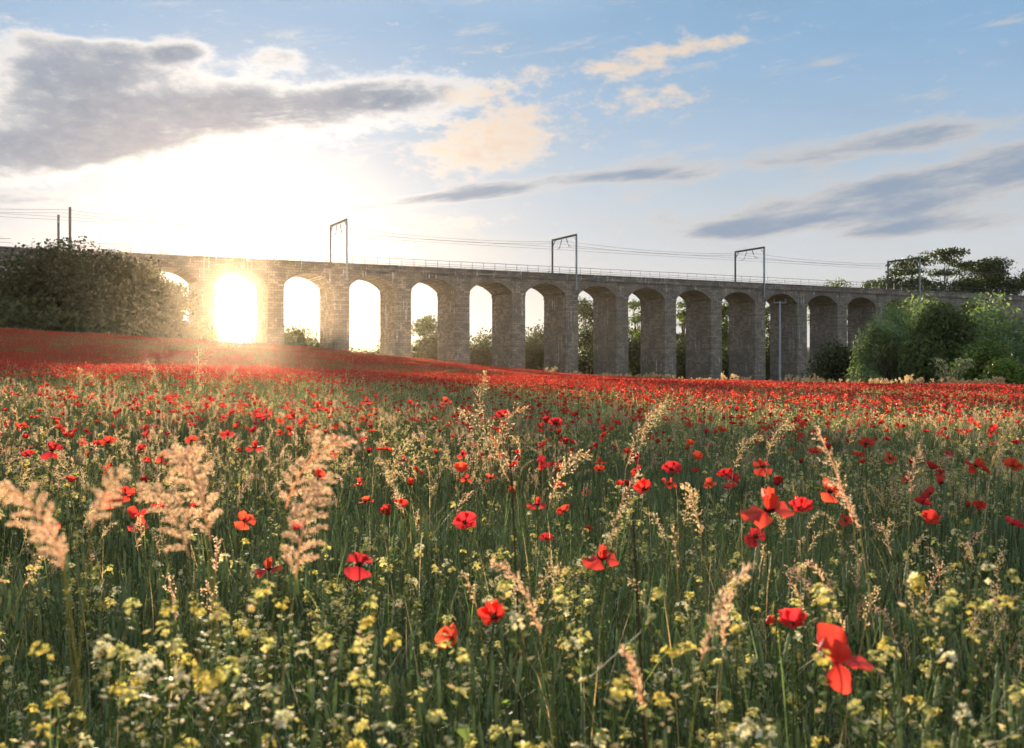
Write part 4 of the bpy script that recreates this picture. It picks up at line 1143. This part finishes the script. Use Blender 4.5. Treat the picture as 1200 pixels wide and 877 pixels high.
# (px, py of the head's middle, length px, distance, lean direction x, droop, colour set, label)
PL = [
 (225, 562, 62, 1.75, -1, .9, PINK, 'arching tip of the large pinkish plume on the left, pointing left'), (248, 598, 90, 1.7, -.6, .5, PINK, 'large fluffy pinkish plume on the left with a poppy above it'),
 (210, 620, 80, 1.62, -1, .7, PINK, 'low spreading pinkish plume hanging left of the large one'), (335, 560, 80, 1.8, 1, .8, PINK, 'pinkish plume curving to the right above the bright orange poppy'),
 (310, 640, 84, 1.65, .3, .3, PINK, 'pinkish plume pointing down in front of a crimson poppy'), (340, 600, 60, 1.75, 1, .6, PINK, 'short pinkish plume fanning right below the curving one'),
 (80, 620, 86, 1.3, -1, .6, PINK, 'blurred pinkish plume at the left edge with orange poppies behind'), (120, 590, 60, 1.3, 1, .5, PINK, 'blurred plume rising beside the orange-red poppy at the left'), (58, 650, 50, 1.3, -1, .8, PINK, 'lowest blurred plume tip at the left edge'),
 (800, 720, 110, 1.55, .5, .25, PINK, 'slender pinkish plume leaning right in the lower right middle'), (780, 790, 70, 1.45, -.3, .2, PINK, 'dusky plume near the bottom edge right of the middle'), (632, 710, 90, 1.75, -1, .5, PINK, 'pinkish plume bending left beside the round facing poppy'),
 (850, 745, 60, 1.9, .4, .2, PINK, 'thin grey-pink plume left of the crimson cup poppy'), (590, 520, 90, 3.2, -.8, .7, TANS, 'wide tan plume bending left in the centre, beside a dark stem'), (575, 505, 60, 3.3, .6, .6, TANS, 'tan plume beside the wide one in the centre'),
 (640, 560, 70, 3.0, .7, .6, TANS, 'tan plume above the flat pink-lit poppy'), (720, 520, 70, 3.2, .5, .3, TANS, 'upright pale plume right of the centre'), (745, 500, 60, 3.6, .8, .4, TANS, 'pale plume leaning right behind the upright one'),
 (1027, 570, 100, 2.3, -.2, .15, PINK, 'tall upright grey-pink plume on the right'), (1010, 600, 60, 2.3, -1, .4, PINK, 'side plume leaning left from the tall one on the right'), (1140, 520, 60, 2.9, .3, .2, TANS, 'reddish dry plume at the right edge'),
 (905, 515, 50, 3.6, 1, .9, TANS, 'looping tan plume bowed to the right before the red band'), (862, 530, 50, 3.6, 1, .8, TANS, 'tan plume bowed over yellow flowers right of centre'), (985, 500, 50, 4.0, .1, .2, TANS, 'upright orange-tan plume before the right bushes'),
 (470, 575, 70, 3.0, -.6, .5, TANS, 'grey-pink plume left of the middle above the joined pair of poppies'), (445, 545, 60, 3.2, .5, .4, TANS, 'pale plume in the sunlit grass left of the middle'), (555, 470, 50, 4.4, .1, .2, TANS, 'whitish fluffy plume at the near rim of the red band'),
 (236, 440, 46, 6.0, .1, .2, TANS, 'tallest sunlit plume rising over the red slope on the left'), (196, 446, 36, 6.2, -.3, .2, TANS, 'sunlit plume left of the tallest one over the red slope'), (255, 446, 30, 6.2, .6, .5, TANS, 'nodding sunlit plume right of the tallest one over the red slope'),
 (95, 450, 30, 7.0, .2, .3, TANS, 'small sunlit plume over the red slope at the far left'), (130, 452, 26, 7.0, -.2, .3, TANS, 'small sunlit plume second from the left over the red slope'),
 (700, 600, 80, 2.5, .3, .3, PINK, 'dusky plume standing right of the flat pink-lit poppy'), (1075, 560, 60, 2.9, .6, .5, PINK, 'grey-pink plume right of the tall upright one'), (830, 600, 60, 2.7, -.3, .3, TANS, 'thin tan plume left of the wide spread poppy'),
]
for i, (px, py, lp, d, lx, dr, cols, lab) in enumerate(PL):
    p = at(px, py, d); L = lp / F * d * (1.28 if i < 9 else 1.15)
    h = p.z - L * 0.35 - gz(p.x, p.y)
    side = (lx, rn.normal(0, .35), 0)
    if i < 9:
        sm, hm = plume_parts(max(h, .2), L, L * .1, side, nbr=2, nsp=1, droop=dr, cols=cols)
        hb = MB(); fluffy(hb, Vector(side).normalized() * 0.07 + Vector((0, 0, max(h, .2))), Vector(side) * .3 + Vector((0, 0, 1)), L, side, dr, cols)
        hm = hb.mesh('seed_plume', [M['dry']])
    else:
        sm, hm = plume_parts(max(h, .2), L, L * (0.14 if d < 2.6 else 0.22), side, nbr=20, nsp=5, size=0.0048 if d < 2.6 else 0.006, droop=dr, cols=cols)
    t = thing('grass_plume', lab, 'grass', (p.x - lx * 0.07, p.y, gz(p.x, p.y)), 0, 'feathery grass plumes')
    link('stem', sm, t); link('seed_plume', hm, t)
# tall dark dead stalks
for px, py0, py1, d, lab in ((597, 515, 610, 2.6, 'thin dark leaning stalk beside the tan plumes in the centre'), (742, 610, 720, 1.9, 'thin dark upright stalk right of the crowned poppy')):
    p = at(px, py0, d); zg = gz(p.x, p.y)
    t = thing('dry_stalk', lab, 'stalk', (p.x + 0.03, p.y, zg))
    link('stem', MB().tube([(0, 0, 0), (-.01, 0, (p.z - zg) * .6), (-.03, 0, p.z - zg)], [0.003, 0.0025, 0.0018], 5, (0.09, 0.07, 0.04)).mesh('stem', [M['plant']]), t)
    hb = MB()
    for k in range(14): diamond(hb, (-.03 + rn.normal(0, .003), rn.normal(0, .003), (p.z - zg) * (1 - 0.012 * k)), (rn.normal(), rn.normal(), .5), 0.012, 0.003, (0.10, 0.07, 0.045))
    link('seed_head', hb.mesh('seed_head', [M['plant']]), t)

# ------------------------------------------------------------------ yellow wildflowers (single plants)
def yellow(x, y, z, label):
    zg = gz(x, y); st, heads, lv = mustard_parts(max(z - zg, 0.25), int(rn.integers(3, 6)))
    t = thing('yellow_wildflower', label, 'wildflower', (x, y, zg), rn.random() * 6.28, 'yellow wildflowers in the foreground')
    link('stem', st.mesh('stem', [M['plant']]), t)
    for b in heads: link('flower_head', b.mesh('flower_head', [M['yellow']]), t)
    for v, f, c in lv: link('leaf', MB().add(v, f, c).mesh('leaf', [M['plant']]), t)
    return t
YH = [(187, 690, 1.75, 'yellow wildflower left of the low plume, foreground left'), (190, 715, 1.6, 'yellow wildflower with pale pods at the lower left'), (245, 700, 1.7, 'yellow wildflower below the large plume'), (283, 722, 1.65, 'broad yellow head in the lower left middle'),
      (320, 683, 1.75, 'yellow wildflower hanging under the crimson poppy'), (366, 698, 1.7, 'pale yellow wildflower left of the crumpled poppy'), (418, 645, 1.9, 'yellow wildflower just above the crumpled orange-red poppy'), (285, 748, 1.5, 'bushy yellow wildflower left of the bottom middle'),
      (100, 740, 1.5, 'small yellow wildflower at the lower left corner'), (150, 760, 1.45, 'bright yellow wildflower in the lower left corner'), (290, 805, 1.35, 'yellow wildflower near the bottom edge on the left'), (235, 815, 1.35, 'pale-podded wildflower near the bottom edge on the left'),
      (415, 790, 1.4, 'yellow wildflower near the bottom edge left of the cupped poppy'), (550, 693, 1.8, 'pale-headed yellow wildflower above the cupped poppy in the middle'), (650, 803, 1.4, 'brightest yellow cluster at the bottom middle'), (690, 755, 1.6, 'small lime-yellow wildflower right of the bottom middle'),
      (1035, 695, 1.8, 'yellow wildflower above the largest poppy'), (1060, 706, 1.75, 'yellow wildflower second above the largest poppy'), (1085, 708, 1.75, 'yellow wildflower third above the largest poppy'), (1010, 712, 1.8, 'yellow wildflower right behind the largest poppy'), (1115, 775, 1.5, 'yellow wildflower in the lower right corner'),
      (1098, 805, 1.4, 'bushy yellow wildflower below right of the largest poppy'), (880, 775, 1.5, 'yellow wildflower left of the largest poppy'), (920, 790, 1.45, 'pale lime wildflower below left of the largest poppy'), (860, 680, 1.9, 'lime wildflower above the crimson cup poppy'), (720, 690, 1.9, 'yellow wildflower under the crowned poppy'), (1130, 690, 1.8, 'lime wildflower at the right edge')]
for px, py, d, lab in YH:
    p = at(px, py, d); yellow(p.x, p.y, p.z, lab)

# ------------------------------------------------------------------ the uncountable rest of the meadow
def scatter(name, protos, mats, pts, rots, scl, label, cat, drift=0.0, ramp=None):
    """ONE stuff object: a cloud of points, each carrying one of the small plant meshes"""
    me = bpy.data.meshes.new(name); me.from_pydata(pts.tolist(), [], [])
    def attr(n, typ, data, key):
        a = me.attributes.new(n, typ, 'POINT'); a.data.foreach_set(key, np.asarray(data).ravel())
    attr('rot', 'FLOAT_VECTOR', rots.astype(np.float32), 'vector')
    attr('scl', 'FLOAT_VECTOR', np.repeat(scl.astype(np.float32)[:, None], 3, 1), 'vector')
    ix = rn.integers(0, len(protos), len(pts))
    if drift:       # fuller and thinner drifts
        X, Y = pts[:, 0] * drift, pts[:, 1] * drift * 0.6
        w = 0.5 + 0.22 * (np.sin(X + 1.2 * np.sin(Y)) + np.sin(1.9 * Y - 0.7 * X + 1)) + rn.normal(0, .16, len(pts))
        if ramp: w = w * np.clip((pts[:, 1] - ramp[0]) / (ramp[1] - ramp[0]), 0, 1) ** .8
        ix = np.clip(w * len(protos), 0, len(protos) - 1)
    attr('idx', 'INT', ix.astype(np.int32), 'value')
    o = link(name, me)
    for m_ in mats: me.materials.append(m_)
    o['kind'] = 'stuff'; tag(o, label, cat)
    gt = bpy.data.node_groups.new(name, 'GeometryNodeTree')
    gt.interface.new_socket('Geometry', in_out='INPUT', socket_type='NodeSocketGeometry')
    gt.interface.new_socket('Geometry', in_out='OUTPUT', socket_type='NodeSocketGeometry')
    gi, go = gt.nodes.new('NodeGroupInput'), gt.nodes.new('NodeGroupOutput')
    jn = gt.nodes.new('GeometryNodeJoinGeometry')
    for i, b in list(enumerate(protos))[::-1]:
        po = bpy.data.objects.new(name + '_source', b.mesh(name + '_source', mats))
        oi = gt.nodes.new('GeometryNodeObjectInfo'); oi.inputs['Object'].default_value = po; oi.inputs['As Instance'].default_value = False
        g2 = gt.nodes.new('GeometryNodeGeometryToInstance')
        gt.links.new(oi.outputs['Geometry'], g2.inputs[0]); gt.links.new(g2.outputs[0], jn.inputs[0])
    ip = gt.nodes.new('GeometryNodeInstanceOnPoints'); ip.inputs['Pick Instance'].default_value = True
    gt.links.new(gi.outputs[0], ip.inputs['Points']); gt.links.new(jn.outputs[0], ip.inputs['Instance'])
    for n, typ, sock in (('rot', 'FLOAT_VECTOR', 'Rotation'), ('scl', 'FLOAT_VECTOR', 'Scale'), ('idx', 'INT', 'Instance Index')):
        na = gt.nodes.new('GeometryNodeInputNamedAttribute'); na.data_type = typ; na.inputs[0].default_value = n
        gt.links.new(na.outputs[0], ip.inputs[sock])
    gt.links.new(ip.outputs[0], go.inputs[0])
    md = o.modifiers.new('scatter', 'NODES'); md.node_group = gt
    return o
def wedge(n, z0, z1, m=1.15, ex=0.9):
    y = np.sqrt(rn.uniform(z0 * z0, z1 * z1, n)); hw = 0.48 * y * m + ex
    return rn.uniform(-1, 1, n) * hw, y
def area(z0, z1, m=1.15, ex=0.9): return 0.48 * m * (z1 * z1 - z0 * z0) + 2 * ex * (z1 - z0)
def spread(x, y, tilt=0.12, lo=0.8, hi=1.2):
    z = hgt(x, y); n = len(x)
    return np.column_stack([x, y, z]), np.column_stack([rn.normal(0, tilt, n), rn.normal(0, tilt, n), rn.uniform(0, 6.28, n)]), rn.uniform(lo, hi, n)
def clumped(x, y, f, thr, seed=0.0):
    """patchiness: keep where a slow wave field is high"""
    w = np.sin(x * f + 1.3 + seed) * np.sin(y * f * 0.8 + .4 + seed) + 0.6 * np.sin(x * f * 2.1 - y * f * 1.7 + 2 + seed) + rn.normal(0, .45, len(x))
    return w > thr
P_, D_, Q_, Y_ = M['plant'], M['dry'], M['petal'], M['yellow']
# 1 green blades and young wheat
n = int(area(0.75, 14) * 60); x, y = wedge(n, 0.75, 14)
scatter('meadow_grass', [grass_clump(32) for _ in range(5)] + [grass_clump(20, hmin=.35, hmax=.66, tan=.25, segs=5, w=.0019) for _ in range(3)] + [grass_clump(22, hmin=.2, hmax=.45, tan=.1, w=.002) for _ in range(2)], [P_], *spread(x, y, .1, .8, 1.1), 'dense green meadow grass of the foreground', 'grass')
n = int(area(0.9, 14) * 26); x, y = wedge(n, 0.9, 14)
k_ = clumped(x, y, 1.1, -0.3, 3.0); x, y = x[k_], y[k_]
scatter('wheat', [wheat_clump(8) for _ in range(5)], [P_], *spread(x, y, .06, .85, 1.08), 'blue-green ears of wheat standing between the flowers', 'wheat')
n = int(area(0.8, 15) * 34); x, y = wedge(n, 0.8, 15)
scatter('leafy_weeds', [weed() for _ in range(8)], [P_], *spread(x, y, .12, .8, 1.1), 'fine leafy weeds tangled through the foreground grass', 'weeds')
# 2 dry seed heads
n = int(area(1.6, 16) * 9); x, y = wedge(n, 1.6, 16)
k_ = clumped(x, y, 0.7, -0.1, 1.0) | ((y > 5) & (x < 0) & (rn.random(n) < .8)); k_ &= (y > 2.4) | (rn.random(n) < .25); x, y = x[k_], y[k_]
scatter('seed_grass', [seed_clump(4, TANS) for _ in range(4)] + [seed_clump(3, PINK, L=.1, wid=.03) for _ in range(3)], [D_], *spread(x, y, .1, .85, 1.15), 'pale dry seed heads of the meadow grass', 'grass')
# 3 small yellow and pale wildflowers
mus = []
for _ in range(7):
    st, heads, lv = mustard_parts(rn.uniform(.44, .62), int(rn.integers(3, 7))); b = MB().merge(st)
    for h_ in heads: b.merge(h_, mi_map={0: 1})
    for v, f, c in lv: b.add(v, f, c, 0)
    mus.append(b)
n = int(area(0.9, 15) * 36); x, y = wedge(n, 0.9, 15)
k_ = clumped(x, y, 0.9, -0.25, 0.0) | (y < 2.2); k_ &= np.hypot(x - 0.42, y - 1.3) > 0.17; x, y = x[k_], y[k_]
scatter('wildflowers', mus, [P_, Y_], *spread(x, y, .1, .75, 1.1), 'small yellow wildflowers mixed through the foreground grass', 'wildflowers')
# 4 simple poppies beyond those that stand as single plants
def small_poppy(kind, v, h, mi_stem=0, mi_pet=1, low=False, sc_=1.0):
    b = MB()
    b.tube([(0, 0, 0), (0.01, 0, h * .5), (0, 0, h)], 0.0022 if low else 0.0018, 3, (0.10, 0.14, 0.05), mi_stem)
    ax = Vector((rn.normal(0, .35), rn.normal(0, .35), 1)).normalized()
    mt = Matrix.Translation((0, 0, h)) @ ax.to_track_quat('Z', 'Y').to_matrix().to_4x4() @ Matrix.Scale(sc_, 4)
    if not low:
        for m_ in flower_mb[kind, v]: b.merge(m_, mt, {0: mi_pet})
        b.merge(sh, mt, {0: mi_stem})
    else:
        for i, (L, a0, a1, az_, wa) in enumerate(PTYPE[kind]):
            b.merge(petal_mb(L * 1.05, a0, a1, az_, wa, 77 + i, jit(REDS[rn.integers(4)], .2), nr=2, nv=2), mt, {0: mi_pet})
    return b
kinds = ['bowl', 'open', 'skirt', 'cup', 'ragged']
sp_ = [small_poppy(kinds[i % 5], i % 3, rn.uniform(.52, .72)) for i in range(10)]
n = int(area(6.5, 15) * 8); x, y = wedge(n, 6.5, 15); k_ = (rn.random(n) < np.clip((y - 6) / 7, .08, 1)) & clumped(x, y, 1.3, -.7); x, y = x[k_], y[k_]
scatter('poppies', sp_, [P_, Q_], *spread(x, y, .1, .8, 1.05), 'sheet of red poppies thickening towards the red band', 'poppies')
# 5 middle distance 14-45 m in square patches of mixed growth
def patch(size, nblade, npop, nseed, nyel, bw, low=True):
    b = MB(); s = size / 2
    for _ in range(nblade):
        c = jit(TANS[rn.integers(3)]) if rn.random() < .16 else jit(GREENS[rn.integers(5)])
        blade(b, rn.uniform(-s, s), rn.uniform(-s, s), rn.uniform(.25, .5), rn.uniform(.05, .7), rn.random() * 6.28, bw * rn.uniform(.7, 1.5), c, 2, 0)
    for _ in range(npop):
        pb = small_poppy(kinds[rn.integers(5)], 0, rn.uniform(.46, .68), 0, 1, low, rn.uniform(.8, 1.1))
        b.merge(pb, Matrix.Translation((rn.uniform(-s, s), rn.uniform(-s, s), 0)) @ Matrix.Rotation(rn.random() * 6.28, 4, 'Z'))
    for _ in range(nseed):
        x, y, h = rn.uniform(-s, s), rn.uniform(-s, s), rn.uniform(.42, .66)
        thin(b, [(x, y, 0), (x, y, h)], .0025, (0.34, 0.28, .14), 2)
        for q in range(7): diamond(b, (x + rn.normal(0, .008), y + rn.normal(0, .008), h + .013 * q - .03), (rn.normal(0, .6), rn.normal(0, .6), 1), .03, .007, jit(TANS[rn.integers(3)]), 2)
    for _ in range(nyel):
        x, y, h = rn.uniform(-s, s), rn.uniform(-s, s), rn.uniform(.4, .56)
        for q in range(6): floret(b, (x + rn.normal(0, .03), y + rn.normal(0, .03), h + rn.normal(0, .03)), (rn.normal(), rn.normal(), 1), .012, jit(YEL[rn.integers(4)]), 3)
    return b
def grid_patches(z0, z1, step, m, ex):
    g_ = []
    for j in range(int((z1 - z0) / step) + 1):
        y = z0 + j * step; hw = 0.48 * y * m + ex
        for i in range(-int(hw / step) - 1, int(hw / step) + 2): g_.append((i * step + rn.uniform(-.3, .3) * step, y + rn.uniform(-.3, .3) * step))
    return np.array(g_)
def patch_rots(x, y, st):
    e = st * .5
    sx = (hgt(x + e, y) - hgt(x - e, y)) / (2 * e); sy = (hgt(x, y + e) - hgt(x, y - e)) / (2 * e)
    k = rn.integers(0, 4, len(x)) * math.pi / 2
    out = np.zeros((len(x), 3))
    for i in range(len(x)):
        nrm = Vector((-sx[i], -sy[i], 1)).normalized()
        out[i] = (nrm.to_track_quat('Z', 'Y').to_matrix() @ Matrix.Rotation(k[i], 3, 'Z')).to_euler()
    return out
G1 = grid_patches(13.2, 46, 1.05, 1.18, 2.0); x, y = G1[:, 0], G1[:, 1]
scatter('poppy_meadow', [patch(1.3, 330, 6 + 9 * i, 4, 9, .005) for i in range(6)], [P_, Q_, D_, Y_], np.column_stack([x, y, hgt(x, y)]), patch_rots(x, y, 1.0), rn.uniform(.9, 1.1, len(x)), 'red band of poppies and grass in the middle of the field', 'poppies', 0.35, (13, 36))
G2 = grid_patches(44, 134, 2.6, 1.25, 5.0); x, y = G2[:, 0], G2[:, 1]
k_ = y < rim_d(x / y * F + CX) + 1.0; x, y = x[k_], y[k_]
scatter('poppy_slope', [patch(3.2, 900, 80 + 70 * i, 10, 6, .010) for i in range(5)], [P_, Q_, D_, Y_], np.column_stack([x, y, hgt(x, y)]), patch_rots(x, y, 2.6), rn.uniform(.92, 1.08, len(x)), 'far red slope of poppies reaching up to the trees and the viaduct', 'poppies', 0.12)
# 6 dry tufts along the rim and rough grass beyond it
px_ = rn.uniform(640, 1260, 130); d_ = np.interp(px_, [r[0] for r in rim], [r[2] for r in rim]) + rn.uniform(-1.5, 5, 130)
x, y = (px_ - CX) / F * d_, d_
scatter('rough_grass', [seed_clump(10, TANS, spread=.5, L=.25, wid=.08, nbr=8, nsp=3, size=.05) for _ in range(4)], [D_], *spread(x, y, .05, .8, 1.7), 'pale rough grass along the far rim of the field', 'grass')
n = 9000; px_ = rn.uniform(-200, 1400, n); d_ = np.interp(px_, [r[0] for r in rim], [r[2] for r in rim]) + rn.uniform(0, 60, n)
x, y = (px_ - CX) / F * d_, d_
scatter('verge_grass', [grass_clump(40, spread=.6, hmin=.3, hmax=.8, tan=.3, w=.02) for _ in range(4)], [P_], *spread(x, y, .05, .8, 1.5), 'rough green grass between the field and the viaduct', 'grass')
